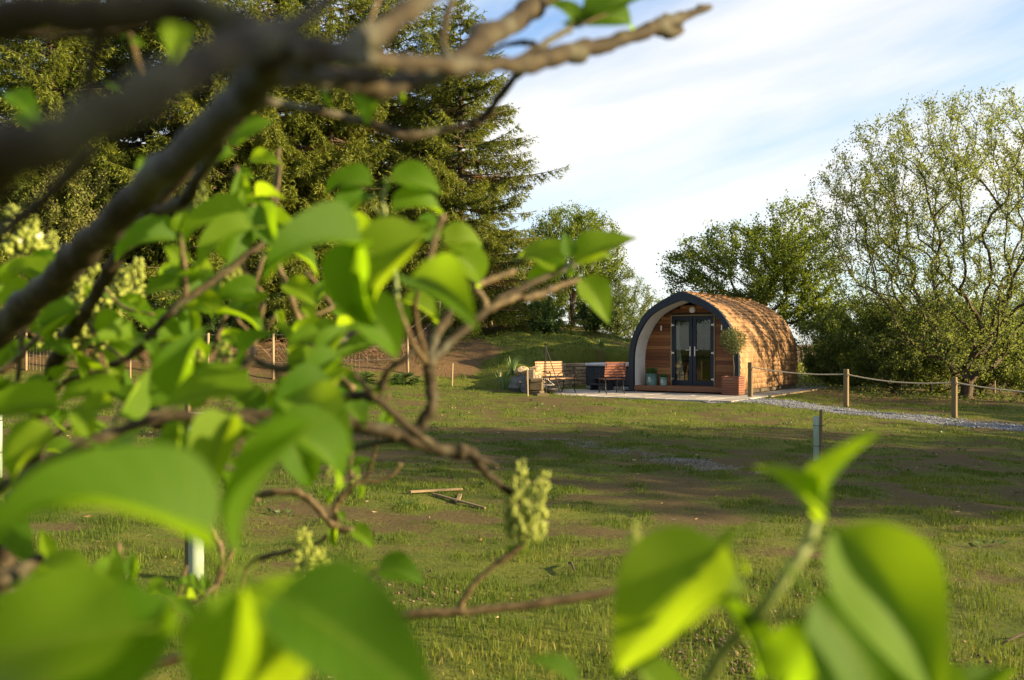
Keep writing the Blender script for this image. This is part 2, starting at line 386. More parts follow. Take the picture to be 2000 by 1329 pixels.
for n, d0, d1, h, w in lawn_bands:
    X, Y = frustum_pts(n * 2, d0, d1); gc, lt = cover(X, Y); lx, ly = pod_local(X, Y)
    ok = (RNG.random(len(X)) < ss(.30, .62, gc)) & (path_dist(X, Y) > .72)
    ok &= ~((lx > -4.3) & (lx < 2.5) & (ly > -3.3) & (ly < 6.6) & (wall_side(X, Y) < .35))
    ok &= ~((d0 > 20) & (X > 8))
    X, Y, gc = X[ok][:n], Y[ok][:n], gc[ok][:n]; k = len(X)
    tuft = ss(.45, .85, fbm(X * 3.1, Y * 3.1, 2) + .25 * gc)
    V, T = blades(X, Y, h * (.45 + 1.5 * tuft ** 1.5) * (.6 + .8 * RNG.random(k)), w * (.6 + .8 * RNG.random(k)))
    dry = np.clip(.30 + (fbm(X * .8 + 70, Y * 1.3, 3) - .45) * 1.1 + RNG.normal(0, .17, k) - .25 * (gc - .5), 0, 1)
    VS.append(V); TS.append(T + off); RS.append(np.repeat(dry, 5)); off += len(V)
me = mesh_np('grass', np.concatenate(VS), np.concatenate(TS), True, {'rnd': np.concatenate(RS)})
tag(new_obj('grass', me, MT['blade']), 'short patchy grass growing over the lawn and bank', 'grass', kind='stuff')

def pebbles(X, Y, r, lift=.0):
    n = len(X); Z = ground_z(X, Y) + lift
    a = RNG.random(n) * 6.28; base = np.array([[1, 0, 0], [0, 1, 0], [-1, 0, 0], [0, -1, 0], [0, 0, 1.0], [0, 0, -1]])
    s = r[:, None] * (.6 + .8 * RNG.random((n, 3))); s[:, 2] *= .7
    v = base[None] * s[:, None, :] * (.8 + .4 * RNG.random((n, 6, 1))); c, q = np.cos(a)[:, None], np.sin(a)[:, None]
    v = np.stack([v[..., 0] * c - v[..., 1] * q, v[..., 0] * q + v[..., 1] * c, v[..., 2]], -1) + np.stack([X, Y, Z], -1)[:, None]
    f = np.array([[0, 1, 4], [1, 2, 4], [2, 3, 4], [3, 0, 4], [1, 0, 5], [2, 1, 5], [3, 2, 5], [0, 3, 5]])
    return v.reshape(-1, 3), (np.arange(n)[:, None, None] * 6 + f).reshape(-1, 3), np.repeat(RNG.random(n), 6)

# gravel path: bed sheet along the rope posts + loose stones
def offset_line(P, w):
    L, R = [], []
    for i, p in enumerate(P):
        a = Vector(P[max(i - 1, 0)]); b = Vector(P[min(i + 1, len(P) - 1)]); d = (b - a).normalized(); n = Vector((-d.y, d.x))
        L.append(Vector(p) + n * w); R.append(Vector(p) - n * w)
    return L, R
def dense(P, st=.25):
    o = []
    for a, b in zip(P[:-1], P[1:]):
        k = max(1, int((Vector(b) - Vector(a)).length / st)); o += [tuple(Vector(a).lerp(Vector(b), i / k)) for i in range(k)]
    return o + [P[-1]]
DP = dense(PATH); V = []; F = []
for j in range(7):
    Lp, _ = offset_line(DP, (j / 3 - 1) * .66)
    for i, p in enumerate(Lp):
        w_ = (j in (0, 6)) * .10 * (fbm(np.array([i * .7]), np.array([j * 3.1]), 2)[0] - .5)
        V.append((p.x, p.y + w_, gz(p.x, p.y) + (.016 if 0 < j < 6 else .002)))
k = len(DP)
for j in range(6):
    for i in range(k - 1): F.append((j * k + i, j * k + i + 1, (j + 1) * k + i + 1, (j + 1) * k + i))
path = tag(new_obj('gravel_path', mesh_np('gravel_path', np.array(V), np.array(F), True), MT['gravelbed']), 'grey gravel path curving from the patio past the rope posts', kind='structure')
n = 16000; ii = RNG.integers(0, len(DP) - 1, n); tt = RNG.random(n); A = np.array(DP)[ii]; B = np.array(DP)[ii + 1]
dd = B - A; dd /= np.linalg.norm(dd, axis=1)[:, None]; nn = np.stack([-dd[:, 1], dd[:, 0]], -1)
w_ = RNG.normal(0, .36, n).clip(-.85, .85); P2 = A + (B - A) * tt[:, None] + nn * w_[:, None]
V, F, R_ = pebbles(P2[:, 0], P2[:, 1], .012 + .012 * RNG.random(n), .018)
o = new_obj('gravel', mesh_np('gravel', V, F, False, {'rnd': R_}), MT['pebble']); tag(o, 'loose blue grey stones covering the gravel path', 'gravel', kind='stuff')
# pale stony streak worn into the lawn
SP = [at(1075, 865, 15.3), at(1130, 873, 14.8), at(1200, 886, 14.0), at(1290, 900, 13.2), at(1350, 908, 12.7), at(1410, 921, 12.2), at(1465, 933, 11.7)]
SP = [(p.x, p.y) for p in SP]; n = 5200; ii = RNG.integers(0, len(SP) - 1, n); tt = RNG.random(n); A = np.array(SP)[ii]; B = np.array(SP)[ii + 1]
P2 = A + (B - A) * tt[:, None] + RNG.normal(0, 1, (n, 2)) * np.array([.22, .13]); keep = fbm(P2[:, 0] * 2.2, P2[:, 1] * 2.2, 3) > .39; P2 = P2[keep]
V, F, R_ = pebbles(P2[:, 0], P2[:, 1], .005 + .009 * RNG.random(len(P2)), .0)
tag(new_obj('stony_streak', mesh_np('stony_streak', V, F, False, {'rnd': R_}), MT['palepebble']), 'pale streak of small stones across the middle of the lawn', 'gravel', kind='stuff')
# clods on the bare mounds in the near lawn
P2 = []
for cx, cy, d, s_, n in ((1500, 1270, 4.6, .17, 260), (1460, 1210, 5.0, .16, 150), (1300, 1270, 4.7, .13, 130), (1960, 1290, 4.5, .22, 200), (860, 1150, 5.7, .25, 120), (1580, 1125, 6.0, .3, 90)):
    c = at(cx, cy, d); P2.append(RNG.normal(0, 1, (n, 2)) * np.array([s_, s_ * 1.2]) + np.array([c.x, c.y]))
P2 = np.concatenate(P2); V, F, R_ = pebbles(P2[:, 0], P2[:, 1], .006 + .014 * RNG.random(len(P2)) ** 2, .004)
MT['clod'] = simple('earth_clod', (.06, .04, .026), (.19, .13, .08), 20, .95, .4, .005, rnd=.6)
tag(new_obj('earth_clods', mesh_np('earth_clods', V, F, False, {'rnd': R_}), MT['clod']), 'crumbly dry earth on bare mounds in the near lawn', 'soil', kind='stuff')

# patio of paving slabs round the front of the pod
patio = tag(empty('patio', pod_world(0, 0, 0), -PA), 'pale paved patio in front of the arched cabin', kind='structure')
sm = [MB().box((0, 0, 0), (.588, .588, .05), None, .008).mesh('paving_slab', False, v) for v in (.1, .3, .5, .65, .8, .95)]
bed = MB(); cells = []
for i in range(11):
    for j in range(10):
        lx = -3.95 + .6 * i + .3; ly = -3.15 + .6 * j + .3
        if ly > -.1 and lx > -2.05: continue
        cs = np.array([[lx - .3, ly - .3], [lx + .3, ly - .3], [lx + .3, ly + .3], [lx - .3, ly + .3]])
        wx = PO.x + PC * cs[:, 0] + PS * cs[:, 1]; wy = PO.y - PS * cs[:, 0] + PC * cs[:, 1]
        if (wall_side(wx, wy) > -.02).any(): continue
        cells.append((lx, ly))
for lx, ly in cells:
    new_obj('paving_slab', random.choice(sm), MT['slab'], patio, Matrix.Translation((lx, ly, .012 + random.uniform(-.003, .003))) @ Matrix.Rotation(random.uniform(-.006, .006), 4, 'Z'))
    bed.box((lx, ly, -.03), (.6, .6, .06))
bed.build('bedding', MT['mortar'], patio)

# ------------------------------------------------------------------ the arched cabin ("pod")
pod = tag(empty('glamping_pod', pod_world(0, 0, 0), -PA), 'arched wooden cabin with cedar shingle roof and dark blue front arch', 'cabin')
PROF = [(1.0, 0), (1.006, .12), (1.008, .235), (1.0, .39), (.957, .523), (.848, .665), (.68, .80), (.46, .892), (.28, .945), (.12, .983), (0, 1.0)]
def catmull(P, k=6):
    P = [Vector(p) for p in P]; Q = [2 * P[0] - P[1]] + P + [2 * P[-1] - P[-2]]; o = []
    for i in range(1, len(Q) - 2):
        a, b, c, d = Q[i - 1:i + 3]
        for j in range(k):
            t = j / k; o.append(.5 * ((2 * b) + (c - a) * t + (2 * a - 5 * b + 4 * c - d) * t * t + (3 * b - a - 3 * c + d) * t ** 3))
    return o + [P[-1]]
half = catmull([(x * PW / 2, z * PH) for x, z in PROF])                   # right half, from the foot to the apex
def offs(Pn, th):
    o = []
    for i, p in enumerate(Pn):
        a = Pn[max(i - 1, 0)]; b = Pn[min(i + 1, len(Pn) - 1)]; d = (b - a).normalized(); nrm = Vector((d.y, -d.x))
        t = th(i / (len(Pn) - 1)) if callable(th) else th; q = p - nrm * t
        o.append(Vector((max(q.x, 0), q.y)))
    o[-1] = Vector((0, Pn[-1].y - (th(1.0) if callable(th) else th) * 1.06)); return o
def full(Pn): return Pn + [Vector((-p.x, p.y)) for p in Pn[-2::-1]]         # right foot -> apex -> left foot
th = lambda u: .15 + .10 * ss(.45, 1, u)
outer, inner, sub = full(half), full(offs(half, th)), full(offs(half, .035))
def sweep(A, B, y0, y1):
    """closed solid between two profiles from y0 to y1"""
    k = len(A); V = [(p.x, y, p.y) for y in (y0, y1) for Q in (A, B) for p in Q]; F = []
    a0, b0, a1, b1 = 0, k, 2 * k, 3 * k
    for i in range(k - 1):
        F += [(a0 + i, b0 + i, b0 + i + 1, a0 + i + 1), (a1 + i, a1 + i + 1, b1 + i + 1, b1 + i), (a0 + i, a0 + i + 1, a1 + i + 1, a1 + i), (b0 + i, b1 + i, b1 + i + 1, b0 + i + 1)]
    F += [(a0, a1, b1, b0), (a0 + k - 1, b0 + k - 1, b1 + k - 1, a1 + k - 1)]
    m_ = MB(); return m_.add(V, F)
Z0 = .02
up = lambda Q: [Vector((p.x, max(p.y, Z0))) for p in Q]
sweep(up(full(offs(half, -.012))), up(inner), -.05, .07).build('front_arch', MT['navy'], pod, True).data.shade_flat()
lin_o, lin_i = full(offs(half, lambda u: th(u) - .045)), full(offs(half, lambda u: th(u) - .004))
sweep(up(lin_o), up(lin_i), .075, .86).build('porch_lining', MT['white'], pod, False)
roof = sweep(up(sub), up(full(offs(half, .10))), .075, PL).build('roof', MT['dark'], pod)
# shingles in courses
arc = [0.0]
for a, b in zip(half[:-1], half[1:]): arc.append(arc[-1] + (b - a).length)
def on_arc(s_):
    i = min(max(int(np.searchsorted(arc, s_)) - 1, 0), len(half) - 2); t = (s_ - arc[i]) / (arc[i + 1] - arc[i]); d = (half[i + 1] - half[i]).normalized()
    return half[i].lerp(half[i + 1], t), d
EXPO, SLEN, TH = .158, .30, .027
sh_mesh = {}
def shingle_mesh(w, v):
    key = (round(w, 2), v)
    if key not in sh_mesh:
        hw = w / 2 - .003; b = TH; t = .003
        V = [(-hw, 0, 0), (hw, 0, 0), (hw, 0, b), (-hw, 0, b), (-hw, SLEN, 0), (hw, SLEN, 0), (hw, SLEN, t), (-hw, SLEN, t)]
        F = [(0, 1, 5, 4), (3, 7, 6, 2), (0, 3, 2, 1), (4, 5, 6, 7), (1, 2, 6, 5), (0, 4, 7, 3)]
        sh_mesh[key] = MB().add(V, F).mesh('shingle', False, v)
    return sh_mesh[key]
items = []
ncour = int((arc[-1] - .13) / EXPO)
for side in (1, -1):
    for c in range(ncour + 1):
        s0 = .13 + c * EXPO
        if s0 > arc[-1] - .05: continue
        p, d = on_arc(min(s0 + .02, arc[-1])); s1 = min(s0 + SLEN * .98, arc[-1] - .001); q, _ = on_arc(s1); ch = (q - p).normalized(); nrm = Vector((ch.y, -ch.x))
        y = .085 - random.uniform(0, .08)
        while y < PL + .03:
            w = random.choice((.10, .12, .14, .16, .18)); y1 = y + w
            c0, c1 = max(y, .08), min(y1, PL + .04)
            if c1 - c0 > .03:
                wq = round(c1 - c0, 2); base = p + nrm * (-.012 + random.uniform(0, .004)); fl = -.045
                tdir = (ch + nrm * fl).normalized(); n2 = Vector((tdir.y, -tdir.x))
                b3 = Vector((side * base.x, (c0 + c1) / 2, base.y + random.uniform(-.003, .003)))
                M = Matrix.Identity(4); X3 = Vector((0, 1, 0)) * (1 if side < 0 else 1)
                Y3 = Vector((side * tdir.x, 0, tdir.y)); Z3 = Vector((side * n2.x, 0, n2.y))
                if X3.cross(Y3).dot(Z3) < 0: X3 = -X3
                for k, a in enumerate((X3, Y3, Z3)):
                    for r in range(3): M[r][k] = a[r]
                M.translation = b3 + Z3 * .012
                items.append((side, b3, wq, M))
            y = y1
camp = Vector((0, 0, CAMZ))
def cdist(it):
    w = pod_world(it[1].x, it[1].y, it[1].z); return (w - camp).length + (0 if it[0] > 0 else 100) - .9 * it[1].z
items.sort(key=cdist)
vs = [.0, .15, .3, .42, .5, .58, .7, .85, 1.0]
for k, (sd, b3, w, M) in enumerate(items[:300]): new_obj('shingle', shingle_mesh(w, random.choice(vs)), MT['shingle'], roof, M)
SV, SF, SR = [], [], []
for sd, b3, w, M in items[300:]:
    me = shingle_mesh(w, .5); co = [M @ v.co for v in me.vertices]; b = len(SV); SV += [tuple(v) for v in co]; SR += [random.choice(vs)] * 8
    SF += [tuple(i + b for i in f) for f in ((0, 1, 5, 4), (3, 7, 6, 2), (0, 3, 2, 1), (4, 5, 6, 7), (1, 2, 6, 5), (0, 4, 7, 3))]
o = new_obj('shingles', mesh_np('shingles', np.array(SV), np.array(SF), False, {'rnd': SR}), MT['shingle'], roof); o['kind'] = 'stuff'
# ridge cap
MB().bar((.05, .08, PH + .012), (.05, PL + .03, PH + .012), .14, .016, (.35, 0, 1)).bar((-.05, .08, PH + .012), (-.05, PL + .03, PH + .012), .14, .016, (-.35, 0, 1)).build('ridge_board', MT['shingle'], roof, rnd=.4)
# front wall and cladding
FY = .84
def inner_x(z):
    best = 0
    Q = offs(half, th)
    for a, b in zip(Q[:-1], Q[1:]):
        if (a.y - z) * (b.y - z) <= 0 and a.y != b.y: best = max(best, a.x + (b.x - a.x) * (z - a.y) / (b.y - a.y))
    return best
fb = MB(); zb = .2
while zb < PH - .30:
    xi = min(inner_x(zb + .004), inner_x(zb + .1)) + .01
    if zb < 2.36:
        for s_ in (-1, 1):
            if xi > .75: fb.box((s_ * (.70 + xi) / 2, FY + .05, zb + .05), (xi - .70, .02, .0999))
    elif xi > .1: fb.box((0, FY + .05, zb + .05), (2 * xi, .02, .0999))
    zb += .1
fwall = fb.build('front_wall', MT['dark'], pod)
bh = .1125; z = .21; DW, DT, DB = .68, 2.36, .22
while z < PH - .27:
    zt = z + bh; xi = min(inner_x(z + .004), inner_x(zt)) + .012
    if xi > .06:
        spans = [(-xi, -DW - .045), (DW + .045, xi)] if z < DT + .03 else [(-xi, xi)]
        for a, b in spans:
            if b - a < .05: continue
            V = [(a, 0, z), (b, 0, z), (b, 0, zt - .008), (a, 0, zt - .008)]; t0, t1 = .028, .016
            VV = [(x, FY - t0 if zz == z else FY - t1, zz) for x, _, zz in V] + [(x, FY + .02, zz) for x, _, zz in V]
            MB().add(VV, [(0, 1, 2, 3), (4, 7, 6, 5), (0, 4, 5, 1), (1, 5, 6, 2), (2, 6, 7, 3), (3, 7, 4, 0)]).build('cladding_board', MT['clad'], fwall, rnd=random.choice((.05, .2, .3, .4, .5, .7, .85, .95)))
    z = zt
# door frame and doors
fr = MB()
for s_ in (-1, 1): fr.box((s_ * (DW + .02), FY - .012, (DB + DT) / 2), (.036, .075, DT - DB + .07))
fr.box((0, FY - .012, DT + .018), (2 * DW + .002, .075, .034)); frame = fr.build('door_surround', MT['stake'], pod, rnd=.55)
for s_ in (-1, 1):
    x0, x1 = (.006, DW) if s_ > 0 else (-DW, -.006); zz0, zz1 = DB, DT; st = .115
    d = MB()
    d.box((x0 + st / 2, FY - .005, (zz0 + zz1) / 2), (st, .06, zz1 - zz0), None, .006).box((x1 - st / 2, FY - .005, (zz0 + zz1) / 2), (st, .06, zz1 - zz0), None, .006)
    d.box(((x0 + x1) / 2, FY - .005, zz1 - .065), (x1 - x0 - 2 * st, .056, .13), None, .006).box(((x0 + x1) / 2, FY - .005, zz0 + .075), (x1 - x0 - 2 * st, .056, .15), None, .006)
    door = d.build('door', MT['navy'], pod)
    MB().box(((x0 + x1) / 2, FY - .005, (zz0 + zz1) / 2 + .01), (x1 - x0 - 2 * st, .012, zz1 - zz0 - .28)).build('pane', MT['glass'], door)
    hx = s_ * .075; h = MB().box((hx, FY - .043, 1.27), (.034, .016, .30), None, .005).tube([(hx, FY - .05, 1.31), (hx, FY - .085, 1.31), (hx + s_ * .02, FY - .095, 1.31), (hx + s_ * .13, FY - .095, 1.31)], .010, 8); h.build('handle', MT['metal'], door)
    for zz in (.42, 1.22, 2.08): MB().box((s_ * (DW - .035), FY - .045, zz), (.085, .022, .045), None, .004).tube([(s_ * (DW - .002), FY - .05, zz - .05), (s_ * (DW - .002), FY - .05, zz + .05)], .012, 8).build('hinge', MT['metal'], door)
# curtain hanging behind the left pane
V = []; F = []; nu, nv = 28, 18
for j in range(nv + 1):
    v = j / nv; wdt = .10 + .17 * ss(.25, 1, v); zc = 2.24 - v * 1.95
    for i in range(nu + 1):
        u = i / nu; V.append((-.585 + u * wdt, FY + .10 + .02 * math.sin(u * 28 + v * 2), zc))
for j in range(nv):
    for i in range(nu): F.append((j * (nu + 1) + i, j * (nu + 1) + i + 1, (j + 1) * (nu + 1) + i + 1, (j + 1) * (nu + 1) + i))
MB().add(V, F).build('curtain', MT['curtain'], pod, True)
# lights
MB().lathe([(.0, -.03), (.085, -.03), (.10, -.01), (.10, .02), (.07, .05), (.0, .058)], 24).build('porch_light', MT['lampglass'], pod, True, M=Matrix.Translation((0, FY - .05, 2.545)) @ Matrix.Rotation(math.radians(90), 4, 'X'))
for x_ in (-1.02, .95):
    MB().tube([(x_, FY - .075, 1.91), (x_, FY - .075, 2.07)], .03, 12).box((x_, FY - .035, 1.99), (.04, .05, .06)).build('wall_light', MT['metal'], pod)
# porch deck and bearers
for k in range(7): MB().box((0, .0 + .06 + k * .116, .205), (2 * (inner_x(.2)) - .01, .108, .024), None, .004).build('deck_board', MT['deck'], pod, rnd=random.random())
MB().box((0, -.012, .135), (2 * inner_x(.14) - .01, .03, .125), None, .004).build('deck_fascia', MT['deck'], pod, rnd=.7)
for x_ in (-1.3, -.45, .45, 1.3): MB().box((x_, PL / 2 + .05, .07), (.12, PL - .12, .13)).build('base_beam', MT['dark'], pod)
MB().box((0, PL / 2 + .43, .18), (2 * inner_x(.2) - .02, PL - .9, .05)).build('floor', MT['deck'], pod, rnd=.3)
bk = MB(); Q = [(p.x, p.y) for p in up(full(offs(half, .06)))]
bk.add([(x, PL - .06, zz) for x, zz in Q] + [(x, PL - .01, zz) for x, zz in Q], [tuple(range(len(Q))), tuple(range(len(Q), 2 * len(Q)))[::-1]] + [(i, i + len(Q), (i + 1) % len(Q) + len(Q), (i + 1) % len(Q)) for i in range(len(Q))]).build('back_wall', MT['clad'], pod, rnd=.4)
# gravel strip beside the cabin with its timber edging
gs = MB(); ny_ = 12
for k in range(ny_):
    l0, l1 = -.3 + k * .62, -.3 + (k + 1) * .62
    gs.box((2.25, (l0 + l1) / 2, .0), (.95, .62, .024 + .001 * (k % 2)))
strip = tag(gs.build('gravel_strip', MT['gravelbed'], None), 'dark gravel strip along the side of the cabin', kind='structure'); strip.location = pod_world(0, 0, .0); strip.rotation_euler = (0, 0, -PA)
eb = tag(MB().bar((2.76, -.3, .0), (2.76, 7.2, .0), .03, .08).build('timber_edging', MT['stake'], None, rnd=.6), 'thin timber board edging the gravel strip beside the cabin', 'edging'); eb.location = pod_world(0, 0, 0); eb.rotation_euler = (0, 0, -PA)
# ------------------------------------------------------------------ foliage tools
def unit(a): return a / np.maximum(np.linalg.norm(a, axis=-1, keepdims=True), 1e-9)
def leaf_cards(P, D, size, wr=.5, rng=RNG, fold=.25):
    """folded four-sided leaves at P pointing along D"""
    n = len(P); D = unit(D); r = unit(rng.normal(size=(n, 3))); S = unit(np.cross(D, r)); Nn = np.cross(S, D)
    L = size[:, None] if hasattr(size, '__len__') else np.full((n, 1), size); W = L * wr / 2
    a = P; b = P + D * L * .45 + S * W + Nn * W * fold; c = P + D * L; d = P + D * L * .45 - S * W + Nn * W * fold
    V = np.stack([a, b, c, d], 1).reshape(-1, 3); i = np.arange(n)[:, None] * 4
    F = np.concatenate([i + np.array([0, 1, 2]), i + np.array([0, 2, 3])], 0)
    return V, F
def limbs(P0, P1, R0, R1, n=5):
    """tapered tube for every edge"""
    m_ = len(P0); d = unit(P1 - P0); ref = np.where(np.abs(d[:, 2:3]) < .9, np.array([[0, 0, 1.0]]), np.array([[1.0, 0, 0]])); s = unit(np.cross(d, ref)); t = np.cross(d, s)
    a = np.arange(n) * 2 * np.pi / n; ring = s[:, None] * np.cos(a)[None, :, None] + t[:, None] * np.sin(a)[None, :, None]
    A = P0[:, None] + ring * R0[:, None, None]; B = P1[:, None] + ring * R1[:, None, None]
    V = np.concatenate([A, B], 1).reshape(-1, 3); j = np.arange(n); j1 = (j + 1) % n
    f = np.stack([j, j1, j1 + n, j + n], -1); F = (np.arange(m_)[:, None, None] * 2 * n + f).reshape(-1, 4)
    return V, F
def skeleton(rng, trunk, targets, bf=.35, step=.4, r_tip=.006, expo=.45, sag=.0, wig=.06):
    """grow limbs from the trunk polyline to every target (balanced spanning tree)"""
    cap = 40000; Nd = np.zeros((cap, 3)); pl = np.zeros(cap); par = np.full(cap, -1); dr = np.zeros((cap, 3)); n = 0; ends = []
    for i, p in enumerate(trunk):
        Nd[n] = p; par[n] = n - 1; pl[n] = 0 if i == 0 else pl[n - 1] + np.linalg.norm(Nd[n] - Nd[n - 1]); dr[n] = (0, 0, 1) if i == 0 else unit(Nd[n] - Nd[n - 1]); n += 1
    nt0 = n; first = max(1, nt0 // 2)
    order = np.argsort(np.linalg.norm(targets - np.array(trunk[-1]), axis=1)); cnt = np.zeros(cap)
    for p in targets[order]:
        d = np.linalg.norm(Nd[first:n] - p, axis=1); j = first + int(np.argmin(d + bf * pl[first:n])); dist = d[j - first]
        k = max(1, int(math.ceil(dist / step))); a = Nd[j]; t0 = dr[j] * dist * .7; t1 = (p - a) * .8 + np.array([0, 0, -sag]) * dist; prev = j
        for q in range(1, k + 1):
            u = q / k; h = (2 * u ** 3 - 3 * u ** 2 + 1) * a + (u ** 3 - 2 * u ** 2 + u) * t0 + (-2 * u ** 3 + 3 * u ** 2) * p + (u ** 3 - u ** 2) * t1
            if q < k: h = h + rng.normal(0, wig * min(step, dist), 3)
            Nd[n] = h; par[n] = prev; dr[n] = unit(h - Nd[prev]); pl[n] = pl[prev] + np.linalg.norm(h - Nd[prev]); prev = n; n += 1
        ends.append(prev)
    cnt[ends] = 1
    for i in range(n - 1, 0, -1): cnt[par[i]] += cnt[i]
    rad = r_tip * np.maximum(cnt[:n], 1) ** expo
    return Nd[:n], par[:n], rad, np.array(ends), dr[:n], nt0
def in_ellipsoid(rng, n, c, r, shell=.55, low=-1.0):
    u = unit(rng.normal(size=(n * 3, 3))); u = u[u[:, 2] > low][:n]; rr = (shell ** 3 + rng.random(len(u)) * (1 - shell ** 3)) ** (1 / 3)
    return np.array(c) + u * rr[:, None] * np.array(r)
def broadleaf(seed, trunk, targets, leaves, size, wr, spread=.22, reach=.7, bf=.35, r_tip=.006, sag=0., expo=.45, up=.3, step=.4, flare=1.25):
    """-> limb mesh and crown mesh (local to the tree's foot)"""
    rng = np.random.default_rng(seed); Nd, par, rad, ends, dr, nt0 = skeleton(rng, trunk, targets, bf, step, r_tip, expo, sag)
    rad[0] *= flare; e = np.arange(1, len(Nd)); V, F = limbs(Nd[par[e]], Nd[e], np.minimum(rad[par[e]], rad[e] * 1.5), rad[e], 5)
    lm = mesh_np('limbs', V, F, True)
    w = ends[rng.integers(0, len(ends), leaves)]; hop = rng.random(leaves) < .38; w = np.where(hop & (par[w] > nt0), par[w], w); t = rng.random(leaves)
    P = Nd[par[w]] + (Nd[w] - Nd[par[w]]) * t[:, None]
    clump = rng.normal(0, 1, (len(Nd), 3)) * .0
    P = P + np.clip(rng.normal(0, spread, (leaves, 3)), -1.15 * spread, 1.15 * spread) * (rng.random((leaves, 1)) ** .7)
    D = dr[w] * .6 + rng.normal(0, .7, (leaves, 3)) + np.array([0, 0, up])
    V, F = leaf_cards(P, D, size * (.6 + .7 * rng.random(leaves)), wr, rng)
    tone = np.clip(rng.normal(.5, .22, leaves) + rng.normal(0, .16, len(Nd))[w], 0, 1)
    return lm, mesh_np('crown', V, F, False, {'rnd': np.repeat(tone, 4)})
def plant_tree(name, label, cat, loc, lm, cm, mat, rz=0.0, sc=1.0, group=None, bark=None, sz=None):
    t = tag(empty(name, loc, rz), label, cat, group); t.scale = (sc, sc, sz or sc)
    if lm is not None: new_obj('trunk', lm, bark or MT['bark'], t)
    if cm is not None: new_obj('crown', cm, mat, t)
    return t

MT['willow'] = leafy('willow_leaf', (.060, .090, .022), (.165, .205, .060), (.30, .37, .06), .42)
MT['haw'] = leafy('hawthorn_leaf', (.026, .055, .008), (.100, .14, .020), (.26, .35, .02), .40)
MT['shrub'] = leafy('shrub_leaf', (.028, .055, .012), (.095, .13, .028), (.20, .28, .03), .35)
MT['laurel'] = leafy('laurel_leaf', (.018, .048, .010), (.06, .105, .02), (.10, .18, .02), .25, .4)
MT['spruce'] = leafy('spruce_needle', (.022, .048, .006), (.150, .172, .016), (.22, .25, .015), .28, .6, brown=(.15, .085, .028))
MT['olive'] = leafy('olive_leaf', (.035, .055, .018), (.12, .14, .05), (.16, .20, .05), .3)
MT['strap'] = leafy('strap_leaf', (.05, .10, .03), (.17, .25, .10), (.22, .32, .08), .35)
MT['herb'] = leafy('pot_herb', (.03, .07, .015), (.09, .16, .04), (.14, .24, .04), .3)
MT['dryweed'] = simple('dry_twig', (.09, .05, .028), (.20, .125, .07), 12, .9, .2, .003)
# ------------------------------------------------------------------ things round the cabin
# slatted planter with a ball-headed little tree
pl = tag(empty('tree_planter', pod_world(1.72, -.42, .038), -PA), 'red brown slatted box planter with clipped ball tree beside the cabin arch', 'planter')
for k in range(8):
    zc = .045 + k * .066
    for s_, ax in ((1, 0), (-1, 0), (1, 1), (-1, 1)):
        sz = (.022, .50, .056) if ax == 0 else (.50 - .05, .022, .056); cc = (s_ * .245, 0, zc) if ax == 0 else (0, s_ * .245, zc)
        MB().box(cc, sz, None, .004).build('slat', MT['planter'], pl, rnd=random.random())
for sx in (-1, 1):
    for sy in (-1, 1): MB().box((sx * .215, sy * .215, .27), (.036, .036, .53)).build('corner_post', MT['planter'], pl, rnd=.2)
MB().box((0, 0, .25), (.44, .44, .44)).build('soil', MT['clod'], pl)
rng = np.random.default_rng(5); n = 2600
P = in_ellipsoid(rng, n, (0, 0, 1.55), (.33, .33, .34), .35); P = P + rng.normal(0, .035, P.shape); n = len(P)
V, F = leaf_cards(P, (P - np.array([0, 0, 1.5])) + rng.normal(0, .15, (n, 3)), .05 + .03 * rng.random(n), .28, rng)
new_obj('crown', mesh_np('crown', V, F, False, {'rnd': np.repeat(rng.random(n), 4)}), MT['olive'], pl)
tk = MB().tube([(0, 0, .45), (.015, .01, .8), (-.01, .0, 1.1), (0, 0, 1.35)], [.022, .019, .017, .014], 8)
for a in range(9): tk.tube([(0, 0, 1.25), (.12 * math.cos(a * .7), .12 * math.sin(a * .7), 1.5), (.24 * math.cos(a * .7), .24 * math.sin(a * .7), 1.5 + .25 * math.sin(a))], [.010, .006, .003], 5)
tk.build('trunk', MT['bark'], pl, True)

def potted(name, label, loc, r, h, mat, leafn, leafh, emblem):
    t = tag(empty(name, loc, -PA), label, 'plant pot', 'zinc pots on the porch deck')
    MB().lathe([(r * .84, 0), (r * .86, .01), (r * .93, h * .5), (r, h - .02), (r * 1.05, h - .015), (r * 1.05, h), (r * .97, h), (r * .95, h - .05)], 28).build('pot', mat, t, True)
    MB().lathe([(.01, h - .06), (r * .95, h - .06)], 20).build('soil', MT['clod'], t)
    rng = np.random.default_rng(int(r * 1000)); a = rng.random(leafn) * 6.28; q = np.sqrt(rng.random(leafn)) * r * .85
    P = np.stack([q * np.cos(a), q * np.sin(a), h - .05 + leafh * rng.random(leafn) ** 1.2], -1); D = P * np.array([1.2, 1.2, 0]) + rng.normal(0, .08, P.shape) + np.array([0, 0, .12])
    V, F = leaf_cards(P, D, .05 + .03 * rng.random(leafn), .5, rng); new_obj('foliage', mesh_np('foliage', V, F, False, {'rnd': np.repeat(rng.random(leafn), 4)}), MT['herb'], t)
    if emblem:   # pale printed mark: a small leaf-like A shape, standing a hair proud of the pot
        e = MB(); rr = r * .975
        for u0, v0, u1, v1 in ((-.22, .42, 0, .74), (.22, .42, 0, .74), (-.12, .56, .12, .56), (-.30, .36, .30, .36)):
            a0, a1 = -math.pi / 2 + u0, -math.pi / 2 + u1; e.bar((rr * math.cos(a0), rr * math.sin(a0), v0 * h), (rr * math.cos(a1), rr * math.sin(a1), v1 * h), .012, .010, (math.cos(a0), math.sin(a0), 0))
        e.build('printed_mark', MT['white'], t)
    return t
